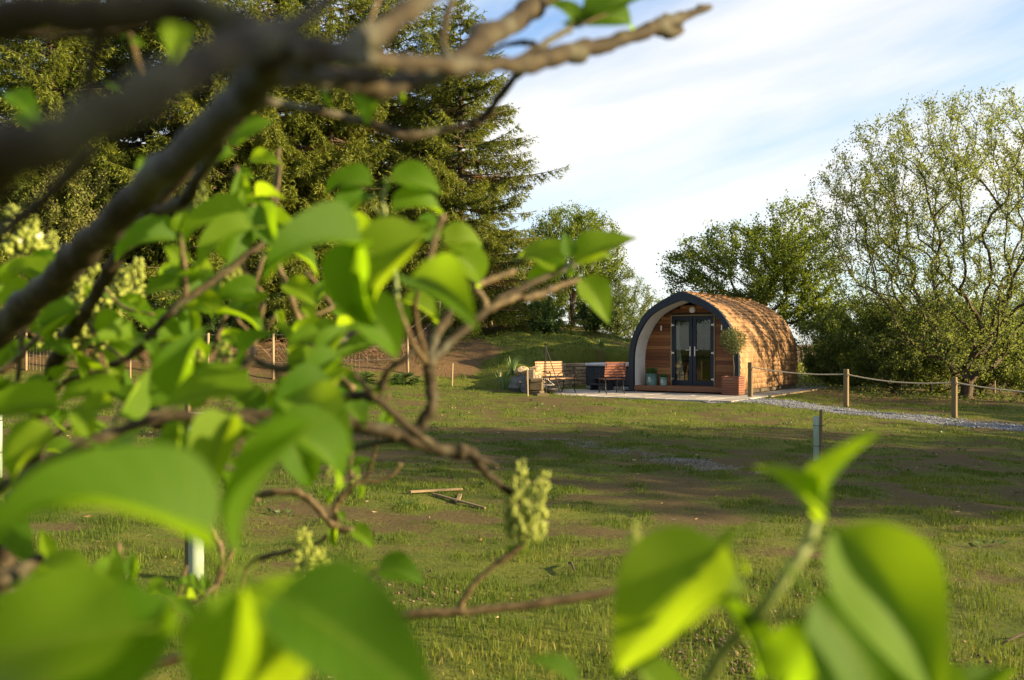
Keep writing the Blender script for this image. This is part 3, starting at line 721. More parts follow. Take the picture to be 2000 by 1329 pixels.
potted('potted_herb', 'larger teal metal pot with green plant at left of the cabin porch', pod_world(-1.19, .42, .218), .185, .36, MT['teal'], 420, .20, True)
potted('potted_herb', 'smaller pale teal pot on the porch deck beside the larger pot', pod_world(-.80, .44, .218), .118, .25, MT['teal_pale'], 200, .12, True)

# rope rail
RP = [(6.58, 25.45), (8.72, 24.05), (10.68, 22.25), (12.9, 20.2)]
RL = ['square timber rope post between the planter and the gravel path start', 'square timber rope post standing midway along the gravel path', 'square timber rope post in front of the willow trunk', 'square timber rope post beyond the frame beside the gravel path']
tops = []
for k, (x, y) in enumerate(RP):
    z = gz(x, y); t = tag(empty('rope_post', (x, y, z), math.radians((-30, -38, -42, -42)[k])), RL[k], 'post', 'rope rail posts')
    MB().box((0, 0, .42), (.115, .115, 1.14), None, .012).build('shaft', MT['post'], t, rnd=(.15, .45, .35, .4)[k])
    MB().tube([(-.075, 0, .86), (.075, 0, .86)], .022, 10).build('rope_collar', MT['rope'], t)
    tops.append(Vector((x, y, z + .86)))
for k in range(3):
    a, b = tops[k], tops[k + 1]; pts = []
    for i in range(29):
        u = i / 28; p = a.lerp(b, u); p.z -= .13 * 4 * u * (1 - u) * (.6 if k == 0 else .8); pts.append(p)
    tag(MB().tube(pts, .0165, 8).build('rope', MT['rope'], None, True), ('sagging rope from the post by the planter to the middle post', 'sagging rope between the middle post and the post before the willow', 'sagging rope running from the willow post out of the picture')[k], 'rope', 'ropes of the rail')

# tree guards
def guard(px, py, d, h, r, stake_h, label, rot):
    p = at(px, py, d); z = gz(p.x, p.y); t = tag(empty('tree_guard', (p.x, p.y, z), rot), label, 'tree guard', 'plastic tree guards on the lawn')
    n = 20; V = []; F = []
    for rr in (r, r - .004):
        for zz in (-.02, h * .5, h):
            for j in range(n): V.append((rr * math.cos(2 * math.pi * j / n), rr * math.sin(2 * math.pi * j / n), zz))
    for q in range(2):
        for j in range(n):
            a, b = q * n + j, q * n + (j + 1) % n; F += [(a, b, b + n, a + n), (a + 3 * n, a + 4 * n, b + 4 * n, b + 3 * n)]
    for j in range(n): F.append((2 * n + j, 2 * n + (j + 1) % n, 5 * n + (j + 1) % n, 5 * n + j))
    MB().add(V, F).build('tube', MT['guard'], t, True)
    MB().box((r + .016, 0, stake_h / 2 - .06), (.030, .030, stake_h + .12), None, .003).build('stake', MT['post'], t, rnd=.2)
    for zz in (h * .35, h * .8): MB().tube([((r + .03) * math.cos(a) + .01, (r + .004) * math.sin(a), zz) for a in np.linspace(0, 6.1, 16)], .0035, 5).build('tie', MT['iron'], t)
    return t
guard(1597, 925, 13.1, .64, .062, .74, 'short pale green tree guard with wooden stake in mid lawn', math.radians(-75))
guard(383, 1118, 5.75, 1.05, .047, 1.12, 'tall pale green tree guard seen through the lilac branches', math.radians(160))
guard(-8, 930, 9.6, .74, .060, .85, 'pale green tree guard at the left edge beyond the lilac', math.radians(170))

# planks left on the lawn
def plank(ax, ay, bx, by, d0, d1, w, h, label):
    a, b = at(ax, ay, d0), at(bx, by, d1); a.z = gz(a.x, a.y) + h / 2 + .012; b.z = gz(b.x, b.y) + h / 2 + .012; c = (a + b) / 2; d = b - a
    tag(MB().bar(a - c, b - c, w, h, bev=.003).build('timber_plank', MT['post'], None, rnd=.7), label, 'plank', 'loose planks on the lawn').location = c
plank(800, 973, 902, 960, 9.35, 9.75, .045, .022, 'longest loose plank lying on the lawn, nearest the lilac')
plank(845, 972, 948, 996, 9.4, 8.75, .028, .018, 'thin loose batten lying on the lawn towards the flower spike')
plank(893, 982, 899, 970, 9.05, 9.4, .04, .022, 'short offcut of wood touching the thin batten on the lawn')
def stick(px, py, qx, qy, d0, d1, r, label):
    a, b = at(px, py, d0), at(qx, qy, d1); a.z = gz(a.x, a.y) + r + .01; b.z = gz(b.x, b.y) + r + .03; m_ = a.lerp(b, .5); m_.z += .02; m_.y += .02
    tag(MB().tube([a, a.lerp(m_, .5), m_, b.lerp(m_, .4), b], [r * .6, r, r, r * .9, r * .5], 7).build('fallen_twig', MT['bark'], None, True), label, 'twig')
stick(1955, 1212, 2060, 1200, 5.0, 5.1, .007, 'thin fallen twig on the near lawn at the right edge')
stick(1110, 1073, 1122, 1090, 6.6, 6.3, .009, 'small broken stick on bare earth behind the flower spike')

# hot tub with its cover and steps
tub = tag(empty('hot_tub', pod_world(-2.72, 1.30, .04), -PA), 'dark square hot tub with pale cover between cabin and stone wall', 'hot tub')
MB().box((0, 0, .42), (1.66, 1.66, .62), None, .05).build('cabinet', MT['tubpanel'], tub)
MB().box((0, 0, .055), (1.62, 1.62, .11), None, .02).build('base', MT['tubbase'], tub)
for s_ in (-1, 1): MB().box((s_ * .425, 0, .79), (.845, 1.76, .10), None, .03).build('cover', MT['tubcover'], tub)
for k in range(5): MB().box((-.66 + k * .33, -.837, .42), (.29, .016, .54), None, .006).build('panel', MT['tubpanel'], tub)
st = tag(empty('tub_steps', pod_world(-2.75, .10, .04), -PA), 'dark two tread steps standing against the hot tub', 'steps')
MB().box((0, .12, .36), (.62, .26, .045), None, .01).build('tread', MT['tubpanel'], st); MB().box((0, -.14, .18), (.62, .28, .045), None, .01).build('tread', MT['tubpanel'], st)
for s_ in (-1, 1): MB().add([(s_ * .27 + dx, y, z) for dx in (-.015, .015) for y, z in ((-.26, 0), (.24, 0), (.24, .335), (0, .335), (0, .155), (-.26, .155))], [(0, 1, 2, 3, 4, 5), (11, 10, 9, 8, 7, 6)] + [(i, i + 6, (i + 1) % 6 + 6, (i + 1) % 6) for i in range(6)]).build('side_panel', MT['tubpanel'], st)

# iron-framed slatted seats
def garden_seat(name, label, loc, rz, width, mat, cat, slats=5):
    """local: sits along x, faces -y"""
    t = tag(empty(name, loc, rz), label, cat)
    for k in range(slats): MB().box((0, -.21 + k * .40 / (slats - 1), .43), (width, .062, .024), None, .005).build('seat_slat', mat, t, rnd=random.random())
    for k in range(slats):
        zz = .53 + k * .075; MB().box((0, .235 + (zz - .45) * .22, zz), (width, .020, .060), None, .005).build('back_slat', mat, t, rnd=random.random())
    for s_ in (-1, 1):
        x = s_ * (width / 2 - .05); f = MB()
        f.tube(catmull([(x, -.30, 0), (x, -.25, .10), (x, -.27, .22), (x, -.22, .41), (x, .0, .41), (x, .2, .41)], 4), .016, 7)
        f.tube(catmull([(x, .33, 0), (x, .24, .12), (x, .22, .28), (x, .22, .43), (x, .26, .62), (x, .34, .90)], 4), .016, 7)
        f.tube(catmull([(x, -.24, .41), (x, -.30, .52), (x, -.31, .60), (x, -.26, .64), (x, -.22, .60), (x, -.10, .63), (x, .10, .64), (x, .27, .63)], 4), .015, 7)
        f.tube(catmull([(x, -.26, .24), (x, -.1, .16), (x, .05, .22), (x, .22, .20)], 4), .011, 6)
        f.tube(catmull([(x, -.15, .42), (x, -.12, .52), (x, .0, .55), (x, .1, .50), (x, .05, .46)], 4), .009, 6)
        f.build('iron_side', MT['iron'], t, True)
    MB().tube([(-width / 2 + .05, 0, .40), (width / 2 - .05, 0, .40)], .010, 6).build('tie_bar', MT['iron'], t)
    return t
bp = at(1083, 769, 27.2); garden_seat('garden_bench', 'sunlit slatted wooden bench with black iron sides by the stone wall', (1.32, 27.45, .038), math.radians(40), 1.12, MT['slat'], 'bench', 6)
garden_seat('garden_chair', 'red brown slatted garden chair seen from behind before the hot tub', (2.93, 27.15, .038), math.radians(196), .66, MT['redslat'], 'chair', 6)

# fire tripod with hanging grill over a bowl
tp_ = tag(empty('fire_tripod', (.98, 26.25, .03)), 'black iron tripod with hanging grill in front of the bench', 'fire tripod')
ap = Vector((-.02, .05, 1.40))
for fx, fy in ((-.02, -.42), (.44, .05), (-.08, .45)): MB().tube([(fx, fy, 0), tuple(ap), (ap.x + (ap.x - fx) * .07, ap.y + (ap.y - fy) * .07, 1.49)], .012, 7).build('leg', MT['iron'], tp_)
MB().tube([tuple(ap), (ap.x, ap.y, .34)], .005, 5).build('chain', MT['iron'], tp_)
gr = MB().tube([(ap.x + .26 * math.cos(a), ap.y + .26 * math.sin(a), .30) for a in np.linspace(0, 2 * math.pi, 25)], .009, 6)
for k in range(-5, 6):
    q = math.sqrt(max(.26 ** 2 - (k * .045) ** 2, 0)); gr.tube([(ap.x + k * .045, ap.y - q, .30), (ap.x + k * .045, ap.y + q, .30)], .005, 5)
for a in (0, 2.1, 4.2): gr.tube([(ap.x, ap.y, .5), (ap.x + .25 * math.cos(a), ap.y + .25 * math.sin(a), .30)], .004, 5)
gr.build('grill', MT['metal'], tp_)
fb_ = tag(MB().lathe([(.02, .06), (.16, .04), (.27, .10), (.34, .20), (.355, .235), (.34, .24), (.25, .13), (.15, .08), (.01, .085)], 26).build('fire_bowl', MT['iron'], None, True), 'low black fire bowl standing under the iron tripod', 'fire bowl'); fb_.location = (.98, 26.3, .0)

# ------------------------------------------------------------------ retaining wall of sandstone, stone by stone
wall = tag(empty('retaining_wall', (WALL[0][0], WALL[0][1], 0)), 'low curved sandstone retaining wall behind the bench and hot tub', 'stone wall')
wo = Vector((WALL[0][0], WALL[0][1], 0))
DW_ = dense(WALL, .4); core = MB(); stone_m = {}
def stone_mesh(l, h, v):
    key = (round(l, 2), round(h, 3), v)
    if key not in stone_m:
        rr = random.Random(hash(key)); b = MB().box((0, 0, 0), (l, .20, h), None, .016)
        b.V = [(x + rr.uniform(-.006, .006), y + rr.uniform(-.006, .006), z + rr.uniform(-.004, .004)) for x, y, z in b.V]; stone_m[key] = b.mesh('stone', False, v)
    return stone_m[key]
lens = [0.0]
for a, b in zip(WALL[:-1], WALL[1:]): lens.append(lens[-1] + (Vector(b) - Vector(a)).length)
def on_wall(s_):
    i = min(max(int(np.searchsorted(lens, s_)) - 1, 0), len(WALL) - 2); a, b = Vector(WALL[i]), Vector(WALL[i + 1]); t = (s_ - lens[i]) / (lens[i + 1] - lens[i]); return a.lerp(b, t), (b - a).normalized()
nst = 0
for c in range(7):
    hC = .108; zc = .02 + c * (hC + .010) + hC / 2; s_ = random.uniform(.0, .2)
    while s_ < lens[-1] - .15:
        l = random.choice((.18, .24, .30, .36, .42)); mid = s_ + l / 2
        if mid > lens[-1]: break
        p, d = on_wall(mid); nrm = Vector((-d.y, d.x)); q = p + nrm * (.10 + random.uniform(-.012, .012)); cop = c == 6
        rz = math.atan2(d.y, d.x); M = Matrix.Translation(Vector((q.x, q.y, zc + (.008 if cop else 0))) - wo) @ Matrix.Rotation(rz + random.uniform(-.02, .02), 4, 'Z')
        if not (c > 3 and mid < .5): new_obj('stone', stone_mesh(l, hC * (1.0 if cop else random.choice((.92, 1.0))), random.choice((.15, .35, .5, .65, .85))), MT['stone'], wall, M); nst += 1
        s_ += l + .012
for (x0, y0), (x1, y1) in zip(DW_[:-1], DW_[1:]):
    d = Vector((x1 - x0, y1 - y0)).normalized(); nrm = Vector((-d.y, d.x)); core.bar(Vector((x0 + nrm.x * .14, y0 + nrm.y * .14, .40)) - wo, Vector((x1 + nrm.x * .14, y1 + nrm.y * .14, .40)) - wo, .20, .78)
core.build('core', MT['mortar'], wall)
for k, (dx, dy, zc, w, h) in enumerate(((0, 0, .13, .40, .22), (0, 0, .36, .38, .22), (-.02, .0, .52, .42, .09), (.12, -.22, .10, .30, .16))):
    b = MB().box((0, 0, 0), (w, .34, h), None, .02); b.V = [(x + random.uniform(-.008, .008), y + random.uniform(-.008, .008), z + random.uniform(-.006, .006)) for x, y, z in b.V]
    b.build('pier_stone', MT['shaded_stone'], wall, rnd=(.1, .25, .05, .3)[k], M=Matrix.Translation((dx + .04, dy - .22, zc)) @ Matrix.Rotation(math.radians(70 + 12 * k), 4, 'Z'))
def rock(label, x, y, r, mat, sq=.8, v=.5, lift=.3):
    rng = np.random.default_rng(int(x * 100 + y * 10) & 1023); n, k = 14, 9; V = []; F = []
    ph = rng.random(6) * 6.28
    for i in range(k + 1):
        th_ = math.pi * i / k
        for j in range(n):
            a = 2 * math.pi * j / n; d = 1 + .13 * math.sin(2 * a + ph[0] + th_) + .10 * math.sin(3 * th_ + ph[1] + a) + .08 * rng.normal() * math.sin(th_)
            V.append((r * d * math.sin(th_) * math.cos(a), r * .8 * d * math.sin(th_) * math.sin(a), r * sq * d * math.cos(th_)))
    for i in range(k):
        for j in range(n): F.append((i * n + j, (i + 1) * n + j, (i + 1) * n + (j + 1) % n, i * n + (j + 1) % n))
    o = tag(MB().add(V, F).build('rock', mat, None, False, rnd=v), label, 'rock', 'rocks at the end of the stone wall'); o.location = (x, y, gz(x, y) + r * lift)
rock('large dark rock at the foot of the stone wall end', .30, 25.4, .40, MT['slate'], .85, .3, .45)
rock('rounded tan sandstone boulder resting on the dark rocks', .27, 25.22, .17, MT['stone'], .75, .7, 3.3)
rock('dark angular rock behind the tan boulder', .45, 26.0, .36, MT['slate'], .9, .6, .8)
rock('small dark rock beside the stone pier', .42, 24.9, .2, MT['slate'], .8, .1, .4)

# thin stakes standing along the foot of the bank
def stake_at(px, py, d, h, label, r=.02, lean=0.0):
    p = at(px, py, d); z = gz(p.x, p.y); o = tag(MB().box((0, 0, h / 2 - .05), (2 * r, 2 * r, h + .1), None, .004).build('garden_stake', MT['stake'], None, rnd=.6), label, 'stake', 'thin stakes at the foot of the bank')
    o.location = (p.x, p.y, z); o.rotation_euler = (0, lean, .4)
stake_at(883, 748, 27.4, .68, 'thin stake at the foot of the sunlit bank right of the bent lilac branch', .020, .03)
stake_at(977, 757, 26.9, .58, 'thin stake beside the strap leaved plant', .019)
stake_at(1031, 770, 24.3, .72, 'tall thin stake standing against the stone pier', .018, -.02)
stake_at(255, 752, 26.2, .66, 'thin stake far left behind the lilac flower heads', .02)
stake_at(1821, 765, 30.0, .62, 'thin stake under the willow left of its trunk', .016)
stake_at(1943, 762, 30.5, .60, 'thin stake under the willow at the far right', .016)

# strap-leaved plants
def strap_plant(px, py, d, h, n, label, seed):
    rng = np.random.default_rng(seed); p = at(px, py, d); z = gz(p.x, p.y); V = []; F = []; R_ = []
    for k in range(n):
        a = rng.random() * 6.28; L = h * (.6 + .5 * rng.random()); lean = .15 + .35 * rng.random(); w = .014 + .01 * rng.random(); b = len(V); sd = np.array([-math.sin(a), math.cos(a), 0]); r0 = rng.random() * .12
        for i in range(6):
            u = i / 5; q = np.array([math.cos(a) * (r0 + L * lean * u ** 1.6), math.sin(a) * (r0 + L * lean * u ** 1.6), L * (u - .35 * lean * u ** 3)]); ww = w * (1 - u ** 2.2) + .001
            V += [tuple(q - sd * ww), tuple(q + sd * ww)]
        F += [(b + 2 * i, b + 2 * i + 1, b + 2 * i + 3, b + 2 * i + 2) for i in range(5)]; R_ += [rng.random()] * 12
    t = tag(new_obj('strap_plant', mesh_np('strap_plant', np.array(V), np.array(F), True, {'rnd': R_}), MT['strap']), label, 'plant'); t.location = (p.x, p.y, z - .02)
strap_plant(1000, 722, 27.9, .62, 34, 'pale strap leaved plant above the end of the stone wall', 1)
strap_plant(985, 752, 26.6, .75, 46, 'dark green strap leaved clump left of the rocks', 2)
strap_plant(1175, 706, 33.5, .40, 18, 'small strap leaved tuft above the stone wall behind the hot tub', 3)

# ------------------------------------------------------------------ wire fence along the bank
fence = tag(empty('wire_fence', (-3.16, 28.0, 0)), 'wire fence with round timber posts and netting along the bank', 'fence')
fo = Vector((-3.16, 28.0, 0))
FP = [(-20.5, 28.0), (-17.5, 27.8), (-14.5, 27.5), (-11.7, 27.2), (-8.95, 27.1), (-7.1, 27.4), (-5.35, 27.6), (-3.16, 28.0), (-2.60, 33.2), (-.93, 42.0), (.20, 46.5), (1.75, 50.5), (3.4, 54.5), (6.5, 58), (10, 60)]
hs = [1.35] * 8 + [1.30, 1.30, 1.25, 1.3, 1.3, 1.3, 1.3]
ftops = []
for (x, y), h in zip(FP, hs):
    z = gz(x, y); r = .040; lean = Vector((random.uniform(-.03, .03), random.uniform(-.03, .03), h))
    MB().tube([(x, y, z - .3), (x + lean.x * .5, y + lean.y * .5, z + h * .5), (x + lean.x, y + lean.y, z + h)], [r, r, r * .95], 9).build('post', MT['stake'], fence, True, rnd=random.uniform(.3, .8), M=Matrix.Translation(-fo)); ftops.append((Vector((x, y, z)), lean))
for lv in (.97, .66, .36):
    w = MB()
    for (a, la), (b, lb) in zip(ftops[:-1], ftops[1:]): 
        p, q = a + la * lv, b + lb * lv; mid = p.lerp(q, .5); mid.z -= .03; w.tube([p, mid, q], .0035, 4)
    w.build('wire', MT['wire'], fence, M=Matrix.Translation(-fo))
for (a, la), (b, lb) in zip(ftops[:-1], ftops[1:]):
    nw = MB(); L = (b - a).length; k = int(L / .11)
    for i in range(1, k): u = i / k; nw.tube([a.lerp(b, u) + la.lerp(lb, u) * .02, a.lerp(b, u) + la.lerp(lb, u) * .66], .0006, 3, False)
    for j in range(7): nw.tube([a + la * (.02 + .106 * j), b + lb * (.02 + .106 * j)], .0008, 3, False)
    nw.build('netting', MT['wire'], fence, M=Matrix.Translation(-fo))
p = at(650, 660, 24.6)
# field posts seen past the cabin
for k, (px, py, d, h) in enumerate(((1585, 690, 46, 1.25), (1566, 697, 52, 1.1))):
    q = at(px, py, d); o = tag(MB().tube([(0, 0, -.2), (0, 0, h)], .05, 9).build('field_post', MT['post'], None, True, rnd=.1), ('dark field post standing past the back of the cabin', 'farther slim field post half hidden by the cabin')[k], 'post'); o.location = (q.x, q.y, gz(q.x, q.y))
# ------------------------------------------------------------------ trees and shrubs
def spruce(seed, H, R, thin=1.0, dead=.25):
    rng = np.random.default_rng(seed)
    nz_ = 14; zt = np.linspace(-.4, H, nz_); px = np.cumsum(rng.normal(0, .02, nz_)); P = np.stack([px, np.cumsum(rng.normal(0, .02, nz_)), zt], -1); rr = np.maximum(.20 * H / 14 * (1 - zt / H) ** .8, .012)
    E0, E1, ER0, ER1 = [P[:-1]], [P[1:]], [rr[:-1]], [rr[1:]]; S, Dv, Ln, Br, Tn = [], [], [], [], []
    z = .9
    while z < H - .15:
        k = rng.integers(5, 8); fr = 1 - z / H
        for b in range(k):
            a = rng.random() * 6.28; L = R * (fr ** .72) * (.72 + .5 * rng.random()) * (1.28 if rng.random() < .08 else 1) + .12; m_ = max(4, int(L / .32)); u = np.linspace(0, 1, m_ + 1)
            rise = .30 - .75 * min(1, fr * 1.2) ; lift = .30
            bx = L * u; bz = z + L * (rise * u * .55 + lift * .55 * u ** 2.4) + rng.normal(0, .03); wob = np.cumsum(rng.normal(0, .02, m_ + 1)) * L * .3
            ca, sa = math.cos(a), math.sin(a); Q = np.stack([bx * ca - wob * sa, bx * sa + wob * ca, bz], -1)
            E0.append(Q[:-1]); E1.append(Q[1:]); r0 = .012 + .010 * L; q = np.linspace(r0, .005, m_ + 1); ER0.append(q[:-1]); ER1.append(q[1:])
            nt = max(6, int(L / .062 * thin)); uu = .12 + .88 * rng.random(nt) ** .75; side = rng.choice([-1, 1], nt)
            base = np.stack([np.interp(uu, u, Q[:, i]) for i in range(3)], -1); out_ = np.array([ca, sa, 0]); sd = np.array([-sa, ca, 0])
            w = (.30 + .9 * rng.random(nt)); dv = out_ * (.55 + .3 * rng.random(nt))[:, None] + sd * (side * w)[:, None] + np.array([0, 0, -1.0]) * (.25 + 1.0 * rng.random(nt) * fr ** .5)[:, None]
            S.append(base); Dv.append(unit(dv)); Ln.append((.16 + .42 * (1 - uu) * L * .45 + .16 * rng.random(nt)).clip(.12, .75)); isdead = rng.random() < dead * fr
            Br.append(np.clip((.42 - uu) * 1.5 + rng.normal(0, .12, nt) + (.8 if isdead else -.15), 0, 1)); Tn.append(np.full(nt, rng.normal(0, .12)) + (uu - .5) * .4)
            S.append(Q[-1:]); Dv.append(unit(Q[-1:] - Q[-2:-1])); Ln.append(np.array([.22])); Br.append(np.array([0.0])); Tn.append(np.array([.25]))
        z += .23 + .09 * rng.random()
    S, Dv, Ln, Br, Tn = map(np.concatenate, (S, Dv, Ln, Br, Tn))
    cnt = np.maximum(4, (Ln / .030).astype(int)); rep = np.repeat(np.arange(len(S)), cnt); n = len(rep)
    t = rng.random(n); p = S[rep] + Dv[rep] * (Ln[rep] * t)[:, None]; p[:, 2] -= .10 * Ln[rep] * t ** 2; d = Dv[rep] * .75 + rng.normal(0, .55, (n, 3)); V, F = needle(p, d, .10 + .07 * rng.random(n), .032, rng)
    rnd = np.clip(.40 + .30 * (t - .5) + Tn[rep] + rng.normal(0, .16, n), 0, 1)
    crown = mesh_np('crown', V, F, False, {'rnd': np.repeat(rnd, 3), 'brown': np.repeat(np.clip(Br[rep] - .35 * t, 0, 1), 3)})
    E0, E1, ER0, ER1 = map(np.concatenate, (E0, E1, ER0, ER1)); V, F = limbs(E0, E1, ER0, ER1, 4)
    return mesh_np('limbs', V, F, True), crown
def needle(P, D, L, w, rng):
    n = len(P); D = unit(D); S = unit(np.cross(D, rng.normal(size=(n, 3))))
    V = np.stack([P - S * w / 2, P + S * w / 2, P + D * L[:, None]], 1).reshape(-1, 3); return V, np.arange(3 * n).reshape(-1, 3)
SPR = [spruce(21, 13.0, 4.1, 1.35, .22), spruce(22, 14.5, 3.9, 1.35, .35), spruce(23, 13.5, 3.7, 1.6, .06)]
spr = [  # px, D, variant, scale, turn, label
    (903, 36.0, 0, 1.0, .6, 'tall spruce at the edge of the sky with branches reaching right'),
    (842, 40.5, 1, .98, 2.0, 'slender topped spruce just behind the edge spruce'),
    (742, 36.5, 1, 1.02, 4.1, 'sunlit spruce second in from the open sky'),
    (650, 34.5, 1, 1.0, 5.2, 'spruce with rusty brown lower boughs in the middle of the row'),
    (530, 33.5, 0, 1.1, 1.1, 'dark spruce behind the big lilac leaves'),
    (410, 31.8, 2, 1.08, 3.0, 'dark spruce behind the crossing lilac stems'),
    (290, 34.0, 0, 1.1, .2, 'deeply shaded spruce in the gap of the row'),
    (95, 30.5, 2, 1.0, 2.2, 'bright sunlit spruce at the upper left'),
    (-70, 34.0, 1, 1.05, 5.7, 'spruce at the far left edge of the picture'),
    (190, 35.5, 1, 1.1, 3.9, 'shaded spruce behind the bright left spruce'),
    (580, 46.0, 2, 1.2, .9, 'back row spruce behind the brown boughed spruce'),
    (720, 47.0, 0, 1.15, 2.8, 'back row spruce behind the sunlit spruce'),
    (430, 48.0, 1, 1.15, 4.8, 'back row spruce behind the dark pair'),
    (130, 47.0, 0, 1.15, 1.6, 'back row spruce behind the left group')]
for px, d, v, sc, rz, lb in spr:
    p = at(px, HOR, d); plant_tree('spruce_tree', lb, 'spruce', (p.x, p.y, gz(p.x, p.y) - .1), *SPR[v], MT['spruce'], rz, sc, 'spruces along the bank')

rng = np.random.default_rng(77)
# big loose willow on the right
tg = np.concatenate([in_ellipsoid(rng, 1700, (-.2, 0, 5.9), (4.9, 4.4, 4.05), .45, -.85), in_ellipsoid(rng, 250, (-.4, 0, 4.8), (4.4, 3.6, 3.6), .1), in_ellipsoid(rng, 260, (-.2, 0, 1.9), (3.6, 2.6, 1.3), .3)])
tg = tg[tg[:, 2] > .5]
wil = broadleaf(31, [(0, 0, -.3), (0, 0, .15), (.04, 0, .45), (.0, .04, .75), (-.03, 0, 1.0)], tg, 88000, .084, .48, .17, bf=.40, r_tip=.0042, expo=.50, flare=1.5, step=.5)
p = at(1888, 775, 29.7); wx, wy = p.x, p.y
plant_tree('willow_tree', 'tall loose willow with many rising stems right of the cabin', 'willow', (wx, wy, gz(wx, wy)), *wil, MT['willow'])
# hawthorn behind the cabin
tg = np.concatenate([in_ellipsoid(rng, 520, (-.5, 0, 4.0), (2.9, 2.4, 1.75), .35, -.75), in_ellipsoid(rng, 330, (1.35, 0, 4.4), (1.75, 1.9, 2.3), .3, -.8), in_ellipsoid(rng, 130, (2.2, 0, 2.7), (1.5, 1.2, .8), .3)])
haw = broadleaf(32, [(0, 0, -.3), (.02, 0, .4), (.0, .03, .9), (.12, 0, 1.4), (.2, 0, 1.9)], tg, 50000, .085, .6, .19, bf=.45, r_tip=.0055, expo=.48, up=.15)
p = at(1472, HOR, 36.5); plant_tree('hawthorn_tree', 'dense dark green spreading tree rising behind the cabin roof', 'tree', (p.x, p.y, gz(p.x, p.y)), *haw, MT['haw'], 0, 1.12)
# lighter round tree at the end of the spruces
tg = in_ellipsoid(rng, 620, (0, 0, 3.35), (2.5, 2.3, 2.1), .4, -.8)
rnd_t = broadleaf(33, [(0, 0, -.3), (.03, 0, .5), (0, .04, 1.0), (.05, 0, 1.5)], tg, 36000, .09, .55, .22, bf=.42, r_tip=.006)
p = at(1118, HOR, 42.0); plant_tree('round_tree', 'round topped leafy tree at the end of the spruce row', 'tree', (p.x, p.y, gz(p.x, p.y)), *rnd_t, MT['haw'], .8, 1.05)
# generic bushy shrub meshes
def bush(seed, r, h, leaves, size, wr=.5, n=130, shell=.3, spread=.13):
    rg = np.random.default_rng(seed); tg = in_ellipsoid(rg, n, (0, 0, h * .52), (r, r, h * .5), shell); tg = tg[tg[:, 2] > .08]
    return broadleaf(seed + 1, [(0, 0, -.15), (.01, 0, .08), (0, .01, .2)], tg, leaves, size, wr, spread, bf=.2, r_tip=.006, step=.3)
BA = bush(41, 1.9, 3.2, 22000, .085, .48, 260, .3, .18); BB = bush(43, 1.5, 3.4, 17000, .075, .45, 230, .25, .18); BL = bush(45, .7, 1.35, 5200, .085, .5, 90, .25, .08); BT = bush(47, 1.35, 2.5, 7000, .075, .42, 260, .45, .13)
sh = [  # px, D, mesh, scale, material, label
    (1655, 32.5, BA, 1.0, 'shrub', 'broad dark shrub right of the cabin back below the hawthorn'),
    (1745, 31.0, BA, .95, 'shrub', 'leafy shrub behind the middle rope post'),
    (1835, 31.5, BB, 1.05, 'willow', 'grey green shrub tangled in front of the willow stems'),
    (1915, 33.5, BA, 1.1, 'shrub', 'dark shrub behind the willow trunk'),
    (2000, 32.0, BB, 1.15, 'shrub', 'shrub at the right edge under the willow'),
    (1700, 37.5, BA, 1.2, 'haw', 'darker back shrub between hawthorn and willow'),
    (1800, 38.0, BA, 1.25, 'haw', 'back hedge shrub behind the willow left half'),
    (1900, 38.5, BA, 1.25, 'haw', 'back hedge shrub behind the willow right half'),
    (2010, 39.0, BA, 1.3, 'haw', 'back hedge shrub at the right edge'),
    (1620, 36.5, BB, .80, 'haw', 'small bright shrub beside the field post'),
    (1066, 33.6, BL, 1.05, 'laurel', 'glossy young laurel on the bank above the fire tripod'),
    (1163, 36.5, BL, 1.3, 'laurel', 'rounded dark laurel on the bank left of the cabin'),
    (1206, 42.0, BB, .95, 'shrub', 'yellow green bush between round tree and cabin arch'),
    (862, 31.2, BL, .62, 'laurel', 'small glossy shrub on the sunlit earth bank'),
    (1140, 46.0, BA, .9, 'haw', 'dark undergrowth bush behind the fence below the round tree'),
    (1040, 48.0, BA, 1.0, 'haw', 'dark undergrowth bush behind the fence below the edge spruce'),
    (960, 46.0, BA, .85, 'haw', 'low dark bush under the edge spruce'),
    (1246, 47.0, BT, 1.25, 'shrub', 'thin twiggy bush showing over the cabin arch'),
    (1302, 50.0, BT, 1.25, 'shrub', 'farther thin bush right of the twiggy bush'),
    (560, 30.5, BL, .8, 'shrub', 'low shrub behind the fence under the brown spruce'),
    (330, 29.6, BB, .62, 'laurel', 'shaded bush behind the fence at the left'),
    (440, 29.8, BA, .55, 'laurel', 'dark bush behind the fence below the dark spruces'),
    (235, 29.6, BA, .60, 'laurel', 'dark bush behind the fence left of the thin stake'),
    (120, 29.4, BA, .55, 'laurel', 'dark bush behind the fence below the bright young tree'),
    (20, 29.6, BA, .62, 'laurel', 'dark bush behind the fence at the left edge'),
    (525, 30.2, BA, .50, 'laurel', 'low dark bush behind the fence left of the brown bank')]
for px, d, (lm, cm), sc, mt, lb in sh:
    q = at(px, HOR, d); o = plant_tree('leafy_shrub', lb, 'shrub', (q.x, q.y, gz(q.x, q.y)), lm, None, None, px * .37, sc)
    c2 = cm.copy() if cm.materials and cm.materials[0] != MT[mt] else cm
    if not c2.materials: c2.materials.append(MT[mt])
    else: c2.materials[0] = MT[mt]
    new_obj('crown', c2, None, o)
q = at(790, 745, 27.0); t = plant_tree('ground_cover', 'dark mat of ground cover plants at the foot of the bank', 'plant', (q.x, q.y, gz(q.x, q.y) - .05), BL[0], None, None, .3, .75, sz=.34); c2 = BL[1].copy(); c2.materials[0] = MT['laurel']; new_obj('crown', c2, None, t)
